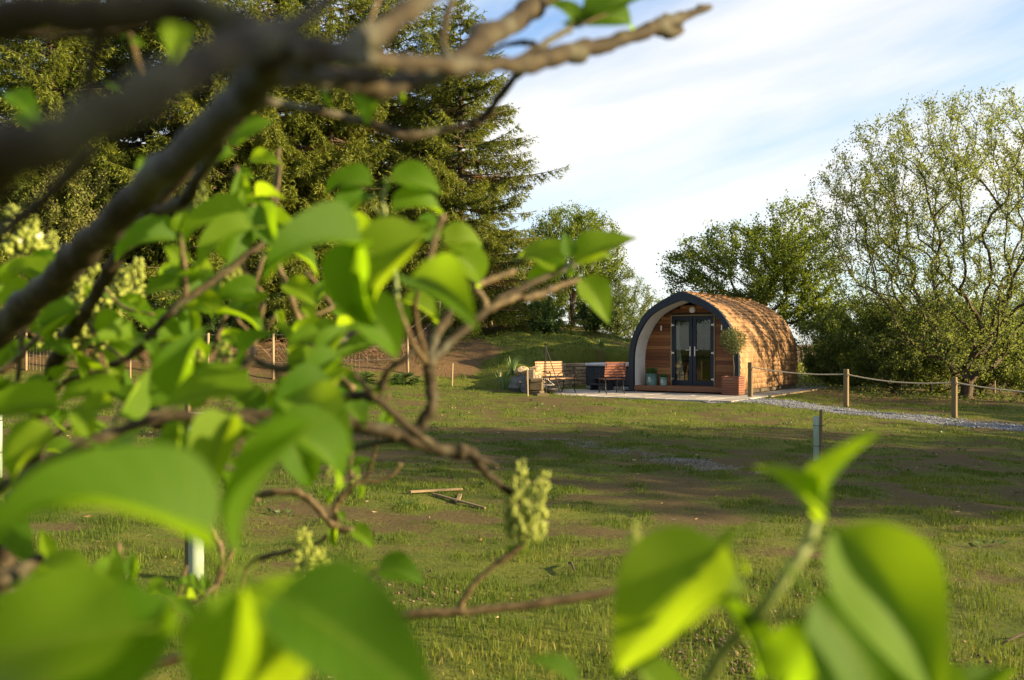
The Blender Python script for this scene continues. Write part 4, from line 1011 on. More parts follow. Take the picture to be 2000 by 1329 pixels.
q = at(700, 742, 27.0); t = plant_tree('ground_cover', 'second mat of ground cover left along the bank foot', 'plant', (q.x, q.y, gz(q.x, q.y) - .05), BL[0], None, None, 1.9, .8, sz=.30); new_obj('crown', c2, None, t)
# sun-catching young tree before the left spruces
MT['gold'] = leafy('fresh_leaf', (.07, .095, .018), (.20, .21, .05), (.30, .33, .04), .35)
tg = np.concatenate([in_ellipsoid(rng, 260, (0, 0, 4.6), (1.8, 1.6, 1.35), .4), in_ellipsoid(rng, 90, (.2, 0, 3.2), (1.2, 1.1, .8), .3)])
gt = broadleaf(51, [(0, 0, -.3), (.03, 0, .6), (0, .04, 1.2), (.05, 0, 1.8)], tg, 15000, .085, .55, .18, r_tip=.008)
q = at(150, HOR, 29.3); plant_tree('young_tree', 'bright yellow green young tree before the left spruces', 'tree', (q.x, q.y, gz(q.x, q.y)), *gt, MT['gold'])
# weeds and dry brambles on the sunlit earth bank, low plants under the willow
n = 1500; X = -7.5 + 5.2 * RNG.random(n); Y = 28.6 + 7 * RNG.random(n); Z = ground_z(X, Y); P0 = np.stack([X, Y, Z], -1); a = RNG.random(n) * 6.28; L = .3 + .9 * RNG.random(n)
M1 = P0 + np.stack([np.cos(a) * L * .45, np.sin(a) * L * .45, L * .45], -1); P1 = P0 + np.stack([np.cos(a) * L, np.sin(a) * L, L * (.05 + .5 * RNG.random(n))], -1); r = np.full(n, .008)
V1, F1 = limbs(P0, M1, r, r, 3); V2, F2 = limbs(M1, P1, r, r * .5, 3)
tag(new_obj('dry_brambles', mesh_np('dry_brambles', np.concatenate([V1, V2]), np.concatenate([F1, F2 + len(V1)]), False), MT['dryweed']), 'tangle of dry brown brambles on the sunlit bank', 'brambles', kind='stuff')
def low_plants(name, label, n, x0, x1, y0, y1, size, mat, hmax, thr):
    X = x0 + (x1 - x0) * RNG.random(n); Y = y0 + (y1 - y0) * RNG.random(n); k = fbm(X * 1.3 + 5, Y * 1.3, 3) > thr; k &= path_dist(X, Y) > 1.0; X, Y = X[k], Y[k]; n = len(X); Z = ground_z(X, Y) + hmax * RNG.random(n) ** 1.5
    V, F = leaf_cards(np.stack([X, Y, Z], -1), RNG.normal(0, 1, (n, 3)) * np.array([1, 1, .4]) + np.array([0, 0, .4]), size * (.6 + .8 * RNG.random(n)), .55)
    tag(new_obj(name, mesh_np(name, V, F, False, {'rnd': np.repeat(RNG.random(n), 4)}), MT[mat]), label, 'plants', kind='stuff')
low_plants('undergrowth', 'low leafy weeds on dark earth under the willow', 15000, 9.5, 21, 25.6, 37, .07, 'shrub', .22, .50)
low_plants('bank_weeds', 'low green weeds scattered over the bank', 9000, -8, 6, 31, 44, .07, 'shrub', .16, .52)
low_plants('field_grass', 'tall pale grass in the field beyond the cabin', 9000, 9, 16, 40, 62, .30, 'gold', .25, .40)
low_plants('bank_scrub', 'low scrubby weeds among the brambles of the brown bank', 4500, -8, -1.5, 28.2, 34, .06, 'shrub', .18, .56)
# weeds and wind-blown litter on the lawn
V_, F_, R_, k0 = [], [], [], 0
wc = [(at(1690, 940, 12.6), .16), (at(1640, 935, 12.9), .12), (at(1600, 930, 13.0), .14), (at(1760, 945, 12.4), .10)] + [(Vector((x, y, 0)), .05 + .07 * RNG.random()) for x, y in zip(*frustum_pts(110, 5, 24))]
for c, rr in wc:
    n = 16; a = RNG.random(n) * 6.28; q = rr * RNG.random(n) ** .6; X = c.x + q * np.cos(a); Y = c.y + q * np.sin(a)
    P = np.stack([X, Y, ground_z(X, Y) + .008 + .03 * RNG.random(n)], -1); D = np.stack([np.cos(a), np.sin(a), .35 + .4 * RNG.random(n)], -1); V, F = leaf_cards(P, D, .03 + .04 * RNG.random(n), .5); V_.append(V); F_.append(F + k0); R_.append(np.repeat(RNG.random(n), 4)); k0 += len(V)
tag(new_obj('lawn_weeds', mesh_np('lawn_weeds', np.concatenate(V_), np.concatenate(F_), False, {'rnd': np.concatenate(R_)}), MT['laurel']), 'small dark green weed rosettes dotted over the lawn', 'weeds', kind='stuff')
n = 1500; X, Y = frustum_pts(n, 4, 24); k = path_dist(X, Y) > .7; lx, ly = pod_local(X, Y); k &= ~((lx > -4.2) & (lx < 2.5) & (ly > -3.3)); X, Y = X[k], Y[k]; n = len(X)
a = RNG.random(n) * 6.28; V, F = leaf_cards(np.stack([X, Y, ground_z(X, Y) + .012], -1), np.stack([np.cos(a), np.sin(a), RNG.normal(0, .15, n)], -1), .025 + .05 * RNG.random(n) ** 2, .35)
MT['litter'] = leafy('dry_leaf_litter', (.10, .055, .022), (.36, .28, .16), (.2, .12, .05), .15, .8)
tag(new_obj('leaf_litter', mesh_np('leaf_litter', V, F, False, {'rnd': np.repeat(RNG.random(n), 4)}), MT['litter']), 'dry leaves and straw bits scattered on the lawn', 'leaf litter', kind='stuff')
# trees standing outside the frame on the sunny side (they shade the lawn and dapple the cabin)
for x, y, m_, sc, rz, mt, lb in ((21.5, 8.2, wil, .95, .4, 'willow', 'loose willow beyond the right edge nearest the foreground'), (17.5, 10.0, haw, 1.1, 2.1, 'haw', 'dense tree beyond the right edge beside the lawn middle'), (22, 12.5, wil, .72, 2.6, 'willow', 'small willow beyond the right edge beside the path'), (29.5, 21.5, wil, .80, 3.3, 'willow', 'loose willow beyond the right edge opposite the cabin'),
        (17.5, 14.6, BA, 1.0, 0, None, 'low hedge bush beyond the right edge beside the near path'), (18.5, 18.2, BA, 1.05, 2, None, 'low hedge bush beyond the right edge beside the rope rail'), (20, 21.6, BA, 1.0, 4, None, 'low hedge bush beyond the right edge near the willow')):
    if mt is None: mt = 'shrub'
    plant_tree('outlying_tree', lb, 'tree', (x, y, gz(x, y)), *m_, MT[mt], rz, sc, 'trees beyond the right edge of the picture')
for k, (x, y, m_, sc) in enumerate(((-9, -9, rnd_t, 1.3), (-14, -6, haw, 1.0), (-19, -2, rnd_t, 1.4), (-25, 1, haw, 1.1), (-4, -13, haw, 1.1), (-31, 5, rnd_t, 1.5), (-12, -15, rnd_t, 1.5), (-22, -10, haw, 1.4))):
    plant_tree('garden_tree', ('leafy', 'spreading', 'round', 'broad', 'dense', 'outer', 'tall', 'large')[k] + ' tree behind the camera facing the cabin doors', 'tree', (x, y, gz(x, y)), *m_, MT['haw'], k * 1.1, sc, 'trees behind the camera')
# far hedgerow closing the view
for k, (x, y) in enumerate(((12, 118), (20, 124), (27, 116), (34, 126), (41, 118), (50, 122), (4, 122))):
    plant_tree('hedgerow_tree', 'distant hedgerow tree on the skyline beyond the cabin', 'tree', (x, y, gz(x, y)), *rnd_t, MT['haw'], k * 1.3, 1.0 + .25 * math.sin(k * 3.1), 'distant hedgerow trees')
# ------------------------------------------------------------------ the lilac the camera looks through
lilac = tag(empty('lilac_bush', (-.55, 1.05, gz(-.55, 1.05))), 'lilac bush with heart shaped leaves and budding flower spikes close to the camera', 'lilac')
lo = lilac.location.copy(); LM = Matrix.Translation(-lo)
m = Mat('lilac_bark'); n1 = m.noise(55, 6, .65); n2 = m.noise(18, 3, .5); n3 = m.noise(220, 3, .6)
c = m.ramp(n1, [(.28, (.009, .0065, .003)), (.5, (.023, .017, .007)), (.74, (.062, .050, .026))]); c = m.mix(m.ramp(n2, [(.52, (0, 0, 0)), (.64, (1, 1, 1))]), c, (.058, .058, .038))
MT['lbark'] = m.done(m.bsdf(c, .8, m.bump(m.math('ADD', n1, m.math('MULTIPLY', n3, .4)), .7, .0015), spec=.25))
m = Mat('lilac_twig'); n1 = m.noise(90, 5, .6); c = m.ramp(n1, [(.3, (.036, .024, .010)), (.55, (.080, .058, .024)), (.75, (.14, .108, .052))]); MT['ltwig'] = m.done(m.bsdf(c, .65, m.bump(n1, .5, .0008), spec=.3))
m = Mat('lilac_green_stem'); n1 = m.noise(80, 4); MT['lstem'] = m.done(m.bsdf(m.ramp(n1, [(.3, (.09, .13, .03)), (.7, (.17, .21, .06))]), .5))
m = Mat('lilac_leaf'); lt, lsd = m.attr('lt'), m.attr('ls'); oi = m.n('ShaderNodeObjectInfo').outputs['Random']
ab = m.math('ABSOLUTE', lsd); wv = m.math('FRACT', m.math('SUBTRACT', m.math('MULTIPLY', lt, 7.5), m.math('MULTIPLY', ab, 1.9)))
vein = m.math('MAXIMUM', m.math('MULTIPLY', m.math('GREATER_THAN', m.math('ABSOLUTE', m.math('SUBTRACT', wv, .5)), .44), .35), m.math('LESS_THAN', ab, .035))
nz = m.noise(60, 4); base = m.ramp(oi, [(0, (.030, .082, .003)), (.5, (.056, .125, .003)), (1, (.100, .165, .004))])
c = m.mix(m.math('MULTIPLY', vein, .55), base, (.17, .25, .025)); c = m.mix(m.math('MULTIPLY', nz, .25), c, (.04, .085, .005))
bf_ = m.n('ShaderNodeNewGeometry').outputs['Backfacing']; c = m.mix(m.math('MULTIPLY', bf_, .45), c, (.08, .15, .016))
tcol = m.mix(m.math('MULTIPLY', vein, .6), m.ramp(oi, [(0, (.22, .42, .006)), (1, (.38, .56, .010))]), (.16, .30, .02))
tr = m.n('ShaderNodeBsdfTranslucent'); m.l(tcol, tr.inputs[0]); x = m.n('ShaderNodeMixShader'); x.inputs[0].default_value = .52
bmp = m.bump(m.math('ADD', m.math('MULTIPLY', vein, -.5), m.math('MULTIPLY', nz, .4)), .7, .002)
m.l(m.bsdf(c, .5, bmp, spec=.16), x.inputs[1]); m.l(tr.outputs[0], x.inputs[2]); MT['lleaf'] = m.done(x.outputs[0])
m = Mat('lilac_bud'); r = m.attr('rnd'); c = m.ramp(r, [(0, (.09, .13, .010)), (.5, (.18, .225, .022)), (.85, (.30, .33, .06)), (1, (.62, .62, .54))])
b = m.n('ShaderNodeBsdfPrincipled'); m.l(c, b.inputs['Base Color']); b.inputs['Roughness'].default_value = .55; b.inputs['Subsurface Weight'].default_value = .15; b.inputs['Subsurface Radius'].default_value = (.002, .002, .001); MT['lbud'] = m.done(b.outputs[0])

HW = np.array([[0, .02], [.015, .13], [.05, .195], [.1, .255], [.2, .310], [.3, .320], [.42, .292], [.55, .238], [.68, .170], [.8, .098], [.9, .042], [.96, .022], [1, .002]])
def leaf_mesh(curl, fold, wave, twist, seed):
    """x along the blade (0..1 after levelling), y across, z up; leaf stalk behind x = 0"""
    rg = np.random.default_rng(seed); nt_, ns = 18, 9; T = np.linspace(0, 1, nt_ + 1) ** 1.08; S = np.linspace(-1, 1, ns)
    ang = np.cumsum(np.r_[0, np.diff(T)] * curl * (.4 + 1.2 * T)); dx = np.r_[0, np.diff(T)]; cx = np.cumsum(dx * np.cos(ang)); cz = -np.cumsum(dx * np.sin(ang))
    hw = np.interp(T, HW[:, 0], HW[:, 1]); V = []; A1 = []; A2 = []; ph = rg.random(3) * 6.28
    for i, t in enumerate(T):
        for s_ in S:
            y = s_ * hw[i] * math.cos(fold * .6); z = abs(s_) ** 1.15 * hw[i] * math.sin(fold) + wave * hw[i] * abs(s_) * math.sin(t * 9 + ph[0] + (2 if s_ > 0 else 0)) ; tw = twist * t
            y2, z2 = y * math.cos(tw) - z * math.sin(tw), y * math.sin(tw) + z * math.cos(tw)
            back = -.045 * (abs(s_) ** 2) * math.exp(-t * 14)
            V.append((cx[i] + back + z2 * math.sin(ang[i]), y2, cz[i] + z2 * math.cos(ang[i]))); A1.append(t); A2.append(s_)
    V = np.array(V); F = [(i * ns + j, (i + 1) * ns + j, (i + 1) * ns + j + 1, i * ns + j + 1) for i in range(nt_) for j in range(ns - 1)]
    a = math.atan2(-cz[-1], cx[-1]); L = math.hypot(cx[-1], cz[-1]); ca, sa = math.cos(a), math.sin(a)
    V = np.stack([V[:, 0] * ca - V[:, 2] * sa, V[:, 1], V[:, 0] * sa + V[:, 2] * ca], -1) / L
    mb = MB(); mb.add(V, F); d0 = Vector((ca, 0, sa)); nb = len(V)
    mb.tube([tuple(-d0 * .26 + Vector((0, 0, -.05))), tuple(-d0 * .13 + Vector((0, 0, -.015))), (0, 0, 0), tuple(d0 * .12 + Vector((0, 0, -.006)))], [.014, .012, .011, .006], 6, False)
    me = mb.mesh('leaf', True); k = len(mb.V) - nb
    for an, av in (('lt', A1 + [0.0] * k), ('ls', A2 + [0.0] * k)): q = me.attributes.new(an, 'FLOAT', 'POINT'); q.data.foreach_set('value', np.array(av, np.float32))
    me.materials.append(MT['lleaf']); return me
LV = [leaf_mesh(*a) for a in ((.6, .55, .10, .1, 1), (1.15, .70, .11, .25, 2), (1.7, .80, .10, -.3, 3), (.3, .50, .12, .2, 4), (1.0, 1.05, .08, 0, 5), (-.4, .75, .10, .1, 6))]
nleaf = [0]
def leaf3(B, Tp, width=1.0, roll=0.0, var=0):
    B, Tp = Vector(B), Vector(Tp); X3 = (Tp - B); L = X3.length; X3.normalize(); tocam = (Vector((0, 0, CAMZ)) - B).normalized()
    Z3 = tocam - X3 * tocam.dot(X3)
    if Z3.length < .15: Z3 = Vector((0, 0, 1)) - X3 * X3.z
    Z3.normalize(); Y3 = Z3.cross(X3); roll = -math.copysign(max(abs(roll), 12) + 16, X3.x) if abs(X3.x) > .35 else roll; R = Matrix((X3, Y3, Z3)).transposed() @ Matrix.Rotation(math.radians(roll), 3, 'X')
    M = R.to_4x4() @ Matrix.Diagonal((L, L * width, L, 1)); M.translation = B - lo
    nleaf[0] += 1; return new_obj('leaf', LV[var % len(LV)], None, lilac, M)
def leaf(bx, by, tx, ty, d, dd=0.0, width=1.0, roll=0.0, var=0): return leaf3(at(bx, by, d), at(tx, ty, d + dd), width, roll, var)

BR = []
def branch(pts, mat='lbark', knob=.10, leaves=0, lsize=.052, name='branch'):
    """pts: (px, py, distance, width in photo pixels)"""
    Q = [Vector((*at(x, y, d), w * d / FPX / 2)) for x, y, d, w in pts]
    C = catmull(Q, 5); rr = random.Random(len(BR) * 7 + 3); P = []; R = []
    for i, q in enumerate(C):
        j = q[3] * .25; P.append(Vector((q[0] + rr.uniform(-j, j), q[1] + rr.uniform(-j, j), q[2] + rr.uniform(-j, j)))); R.append(max(q[3] * (1 + rr.uniform(-knob, knob) + (knob * 2.2 if rr.random() < .10 else 0)), .0006))
    o = MB().tube(P, R, 10).build(name, MT[mat], lilac, True, M=LM); BR.append((P, R)); rg = random.Random(len(BR) * 13)
    for k in range(leaves):
        u = (k + .3 + .5 * rg.random()) / leaves; i = min(int(u * (len(P) - 1)), len(P) - 2); b = P[i]; d = (P[i + 1] - P[i]).normalized()
        side = d.cross(Vector((0, 1, 0))); side = side.normalized() if side.length > .1 else Vector((1, 0, 0))
        a0 = rg.uniform(0, 6.28)
        for sg in (-1, 1):
            v = (side * math.cos(a0) + d.cross(side) * math.sin(a0)) * sg
            v = (v + d * rg.uniform(.1, .8) + Vector((0, 0, rg.uniform(-.6, .25)))).normalized(); L = lsize * rg.uniform(.7, 1.25); B = b + v * L * .24
            leaf3(B, B + v * L, rg.uniform(.85, 1.1), rg.uniform(-55, 55), rg.randrange(6))
    return o
# main stems (near, thick, out of focus)
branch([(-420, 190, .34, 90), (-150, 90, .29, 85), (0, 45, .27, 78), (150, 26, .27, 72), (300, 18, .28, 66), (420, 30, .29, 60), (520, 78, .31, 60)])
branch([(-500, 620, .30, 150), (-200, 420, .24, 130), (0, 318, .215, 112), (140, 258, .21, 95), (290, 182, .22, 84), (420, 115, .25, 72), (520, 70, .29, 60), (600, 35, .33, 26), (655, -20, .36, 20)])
branch([(-260, 2300, 1.25, 52), (-300, 1500, 1.15, 55), (-250, 900, 1.05, 58), (-80, 705, .97, 60), (0, 642, .92, 60), (80, 575, .86, 58), (150, 510, .80, 58), (225, 435, .73, 58), (300, 358, .66, 62), (400, 268, .52, 66), (480, 180, .40, 72), (535, 105, .33, 66)])
branch([(535, 100, .33, 62), (580, 98, .35, 52), (640, 108, .38, 44), (720, 116, .44, 38), (800, 124, .50, 34), (900, 130, .56, 31), (985, 126, .61, 30), (1040, 124, .65, 36), (1075, 110, .67, 38), (1130, 98, .70, 36), (1200, 82, .735, 31), (1270, 60, .77, 28), (1296, 48, .785, 34), (1340, 30, .81, 17), (1386, 14, .83, 13)], knob=.14)
branch([(1290, 55, .785, 22), (1308, 66, .79, 22), (1330, 60, .80, 13)])
branch([(520, 150, .36, 50), (580, 148, .41, 46), (640, 152, .46, 44), (710, 160, .50, 46), (755, 168, .53, 48), (830, 148, .58, 42), (900, 112, .62, 40), (960, 66, .68, 44), (1030, 22, .74, 42), (1100, -25, .78, 36)], knob=.13)
branch([(600, 112, .38, 42), (690, 86, .42, 44), (760, 48, .46, 42), (860, -22, .52, 34)])
branch([(455, 178, .62, 12), (520, 198, .68, 14), (600, 214, .73, 16), (690, 234, .77, 17), (740, 248, .78, 19), (790, 266, .79, 19), (850, 258, .80, 15), (905, 246, .80, 15), (938, 236, .80, 20), (962, 206, .79, 16), (1005, 152, .75, 16), (1040, 122, .70, 16)], knob=.16)
branch([(878, 128, .58, 20), (866, 92, .60, 16), (868, 50, .61, 15), (890, -15, .62, 16)])
branch([(716, 62, .62, 9), (730, 20, .64, 9), (748, -20, .65, 9)], 'ltwig')
branch([(1010, 118, .67, 16), (1060, 88, .70, 15), (1110, 58, .72, 13), (1122, 40, .73, 11)])
branch([(955, 104, .74, 8), (990, 88, .74, 9), (1033, 84, .73, 12), (1062, 97, .72, 8), (1080, 96, .71, 7)])
branch([(1130, 50, .72, 7), (1190, 25, .73, 5), (1245, -5, .74, 4)], 'ltwig')
# second stems crossing behind the main one
branch([(470, 225, .55, 24), (430, 275, .62, 22), (390, 340, .70, 26), (352, 398, .74, 26), (300, 412, .74, 22), (262, 404, .74, 20)], knob=.16)
branch([(430, 262, .9, 24), (360, 335, .93, 24), (310, 402, .96, 24), (260, 465, .99, 24), (205, 545, 1.02, 24), (165, 615, 1.06, 24), (120, 680, 1.15, 28), (92, 760, 1.22, 32), (68, 880, 1.27, 38), (40, 965, 1.29, 42), (12, 1070, 1.30, 42), (-30, 1500, 1.30, 46), (-40, 2080, 1.28, 50), (-50, 2720, 1.25, 54)])
branch([(205, 55, .36, 24), (185, 105, .37, 22), (172, 165, .38, 20), (160, 215, .39, 14)])
branch([(242, 45, .62, 12), (258, 90, .64, 13), (280, 158, .66, 12)], 'ltwig')
branch([(10, 76, .66, 9), (80, 66, .66, 10), (140, 58, .67, 7)]); branch([(80, 80, .6, 9), (150, 70, .6, 10), (220, 66, .6, 16), (285, 46, .6, 14)])
branch([(-40, 488, .42, 26), (20, 440, .42, 26), (75, 398, .42, 26), (135, 345, .41, 22), (180, 300, .40, 16)])
# fine twigs of the middle
branch([(458, 325, 1.0, 13), (482, 378, 1.0, 13), (512, 440, 1.01, 13), (538, 508, 1.02, 13), (562, 570, 1.02, 13), (584, 622, 1.03, 13), (600, 660, 1.03, 13), (640, 720, 1.0, 12), (690, 760, .95, 14)], 'ltwig', leaves=2)
branch([(545, 290, 1.15, 7), (540, 350, 1.15, 8), (528, 402, 1.15, 7)], 'ltwig'); branch([(548, 318, 1.15, 6), (538, 410, 1.14, 6)], 'ltwig')
branch([(215, 715, .95, 14), (262, 690, .95, 15), (300, 647, .95, 15), (356, 590, .95, 15), (430, 540, .97, 14), (510, 478, 1.0, 12), (560, 440, 1.02, 9)], leaves=2, lsize=.05)
branch([(352, 455, .95, 10), (358, 508, .95, 11), (364, 560, .95, 11), (358, 590, .95, 12)], 'ltwig', leaves=1, lsize=.05)
branch([(515, 500, 1.1, 9), (498, 560, 1.1, 9), (512, 600, 1.1, 10), (500, 660, 1.1, 10), (490, 705, 1.05, 11)], 'ltwig'); branch([(445, 600, 1.1, 8), (470, 632, 1.1, 8), (498, 662, 1.1, 9)], 'ltwig'); branch([(541, 612, 1.1, 8), (520, 645, 1.1, 8), (500, 668, 1.1, 9)], 'ltwig')
branch([(442, 615, 1.1, 9), (428, 650, 1.1, 9), (415, 690, 1.1, 9)], 'ltwig'); branch([(468, 505, 1.0, 8), (472, 520, 1.0, 8), (490, 550, 1.0, 8), (512, 570, 1.0, 7)], 'ltwig'); branch([(598, 530, 1.1, 7), (640, 585, 1.1, 8), (665, 640, 1.1, 8)], 'ltwig')
branch([(-260, 1060, .72, 24), (-80, 985, .68, 22), (0, 953, .66, 22), (79, 912, .65, 22), (158, 874, .65, 21), (210, 850, .66, 20), (290, 824, .68, 19), (345, 812, .69, 20), (400, 812, .70, 19), (455, 811, .71, 18), (500, 825, .72, 16), (560, 829, .73, 14), (620, 850, .74, 12)], leaves=4, lsize=.055)
branch([(232, 855, .67, 12), (275, 872, .68, 13), (316, 890, .69, 13), (395, 904, .70, 13), (455, 915, .72, 12), (500, 935, .74, 10)])
branch([(180, 980, .82, 24), (250, 947, .81, 24), (329, 908, .80, 23), (400, 884, .80, 20), (480, 862, .80, 18)])
branch([(279, 818, .80, 17), (342, 784, .84, 17), (400, 747, .88, 17), (455, 722, .91, 17), (487, 707, .93, 18), (534, 717, .94, 16), (575, 717, .95, 14), (640, 690, .97, 12), (700, 640, 1.0, 10)], leaves=2)
branch([(470, 905, 1.15, 10), (440, 932, 1.15, 12), (452, 955, 1.15, 16), (480, 958, 1.15, 16), (505, 980, 1.15, 10)], 'ltwig', .2)
branch([(0, 730, 1.05, 9), (35, 700, 1.05, 10), (75, 655, 1.05, 8)], 'ltwig'); branch([(46, 640, 1.1, 10), (38, 710, 1.1, 10), (30, 780, 1.1, 9)], 'ltwig', leaves=2, lsize=.05); branch([(190, 875, 1.0, 11), (200, 920, 1.0, 11), (208, 955, 1.0, 10)], 'ltwig')
branch([(62, 975, 1.1, 13), (105, 945, 1.1, 13), (140, 905, 1.1, 11), (150, 885, 1.1, 8)], 'ltwig'); branch([(100, 770, 1.15, 10), (140, 740, 1.15, 10), (215, 724, 1.15, 9)], 'ltwig', leaves=2, lsize=.05)
# the big bent fork left of the cabin and its side twigs
branch([(300, 830, .80, 24), (480, 812, .80, 22), (590, 805, .81, 22), (640, 789, .81, 21), (697, 774, .81, 20), (738, 783, .80, 17), (790, 828, .82, 15), (845, 872, .85, 16)], 'lbark', .14)
branch([(693, 733, .80, 10), (716, 758, .80, 11), (742, 786, .80, 13)], 'ltwig'); branch([(742, 786, .80, 13), (746, 758, .80, 13), (758, 724, .79, 12), (792, 702, .78, 10), (805, 688, .78, 12)], 'lbark', .2)
branch([(600, 838, .84, 26), (665, 830, .85, 28), (720, 838, .85, 27), (770, 846, .86, 27), (810, 862, .86, 25), (850, 876, .87, 22), (895, 884, .88, 25), (925, 888, .88, 24), (940, 912, .89, 19), (962, 936, .90, 14), (1003, 966, .92, 11), (1020, 985, .92, 9)], 'lbark', .15)
branch([(930, 895, .88, 12), (958, 903, .89, 9), (972, 915, .89, 10)]); branch([(660, 890, .9, 12), (720, 868, .88, 13), (790, 858, .87, 12)])
branch([(808, 852, .86, 22), (828, 822, .86, 24), (845, 790, .86, 23), (842, 755, .87, 23), (837, 726, .87, 26), (838, 700, .87, 20), (850, 656, .88, 19), (868, 628, .89, 18), (882, 606, .90, 15)], 'lbark', .13)
branch([(836, 718, .87, 20), (852, 696, .87, 18), (876, 672, .88, 18), (915, 638, .89, 18), (950, 605, .90, 18), (1002, 572, .92, 15), (1070, 540, .94, 14), (1130, 514, .96, 12), (1178, 490, .98, 9)], 'lbark', .10)
branch([(945, 608, .90, 15), (985, 590, .91, 14), (1012, 580, .92, 14), (1025, 584, .92, 14), (1060, 572, .93, 14), (1095, 558, .94, 12), (1132, 549, .95, 9)], 'ltwig', .14); branch([(950, 602, .90, 14), (942, 580, .90, 13), (928, 562, .90, 14), (962, 545, .91, 12), (1005, 530, .92, 11)], 'ltwig', .12)
branch([(866, 420, .80, 12), (852, 458, .80, 12), (842, 494, .80, 12), (832, 525, .80, 11), (815, 570, .82, 10), (812, 620, .84, 10), (836, 712, .87, 10)], 'ltwig')
branch([(775, 590, .82, 12), (770, 520, .82, 11), (765, 480, .82, 11), (757, 435, .82, 10), (748, 400, .82, 8), (752, 370, .82, 6), (757, 350, .82, 4)], 'lstem'); branch([(757, 430, .82, 6), (735, 410, .82, 5), (720, 395, .82, 4)], 'lstem'); branch([(775, 590, .82, 12), (800, 660, .84, 12), (836, 715, .87, 12)], 'ltwig')
# lower twigs
branch([(-150, 1480, .95, 24), (200, 1330, .93, 22), (500, 1245, .92, 19), (700, 1212, .91, 17), (840, 1199, .90, 16), (910, 1194, .90, 16), (1000, 1185, .90, 16), (1080, 1176, .90, 18), (1185, 1157, .90, 14), (1300, 1140, .9, 10)], 'ltwig'); branch([(898, 1192, .90, 13), (908, 1165, .90, 12), (935, 1132, .90, 11), (968, 1103, .90, 11), (1004, 1078, .90, 13), (1020, 1062, .90, 10)], 'ltwig', .14)
branch([(380, 872, 1.2, 9), (398, 955, 1.2, 9), (414, 1030, 1.2, 10), (434, 1078, 1.2, 12), (430, 1115, 1.2, 11), (420, 1155, 1.2, 12), (400, 1240, 1.2, 13), (330, 1500, 1.2, 16)], 'ltwig', .14); branch([(457, 1070, 1.2, 9), (440, 1105, 1.2, 10), (424, 1142, 1.2, 10)], 'ltwig'); branch([(470, 1150, 1.1, 9), (478, 1118, 1.1, 10), (492, 1098, 1.1, 11), (530, 1085, 1.1, 11), (572, 1074, 1.1, 9)], 'ltwig')
branch([(430, 1162, .75, 14), (500, 1168, .74, 18), (560, 1172, .74, 16), (640, 1190, .74, 12)], 'lbark')
branch([(231, 1060, 1.0, 12), (230, 1120, 1.0, 12), (229, 1180, 1.0, 12)], 'ltwig'); branch([(365, 1105, 1.15, 8), (355, 1140, 1.15, 8), (344, 1170, 1.15, 8)], 'ltwig')
branch([(-60, 1175, .60, 34), (0, 1138, .62, 34), (43, 1115, .64, 30), (80, 1092, .66, 22)], 'lbark'); branch([(110, 1225, .8, 22), (140, 1180, .8, 20), (172, 1140, .8, 16)], 'lbark')
branch([(500, 968, 1.08, 10), (568, 961, 1.08, 15), (602, 974, 1.08, 15), (632, 1004, 1.08, 15), (658, 1032, 1.08, 15), (690, 1034, 1.08, 10)], 'ltwig', .12); branch([(656, 1030, 1.08, 11), (655, 992, 1.08, 11), (668, 972, 1.08, 14), (700, 942, 1.08, 9), (735, 940, 1.08, 8), (765, 928, 1.08, 8), (783, 906, 1.08, 7)], 'ltwig', .12); branch([(655, 1032, 1.08, 10), (636, 1050, 1.08, 8), (615, 1064, 1.08, 7)], 'ltwig')
branch([(690, 945, 1.08, 7), (685, 915, 1.08, 6), (690, 880, 1.08, 6)], 'ltwig'); branch([(716, 935, 1.08, 6), (728, 900, 1.06, 6), (740, 850, 1.04, 6), (752, 790, 1.0, 6), (760, 770, 1.0, 6)], 'ltwig')
branch([(1100, 2100, .62, 36), (1290, 1500, .50, 30), (1390, 1310, .45, 26), (1450, 1235, .43, 24), (1500, 1180, .42, 23), (1545, 1115, .42, 22), (1580, 1060, .425, 20), (1598, 1005, .43, 15)], 'lstem', .05)
branch([(1470, 1215, .43, 10), (1540, 1200, .42, 10), (1600, 1195, .40, 10)], 'lstem', .03); branch([(1580, 1065, .425, 10), (1610, 1050, .41, 9), (1640, 1060, .40, 9)], 'lstem', .03); branch([(1450, 1240, .43, 11), (1420, 1190, .43, 10), (1400, 1120, .44, 9)], 'lstem', .03); branch([(1465, 1215, .43, 10), (1480, 1260, .42, 9), (1510, 1290, .41, 9)], 'lstem', .03)

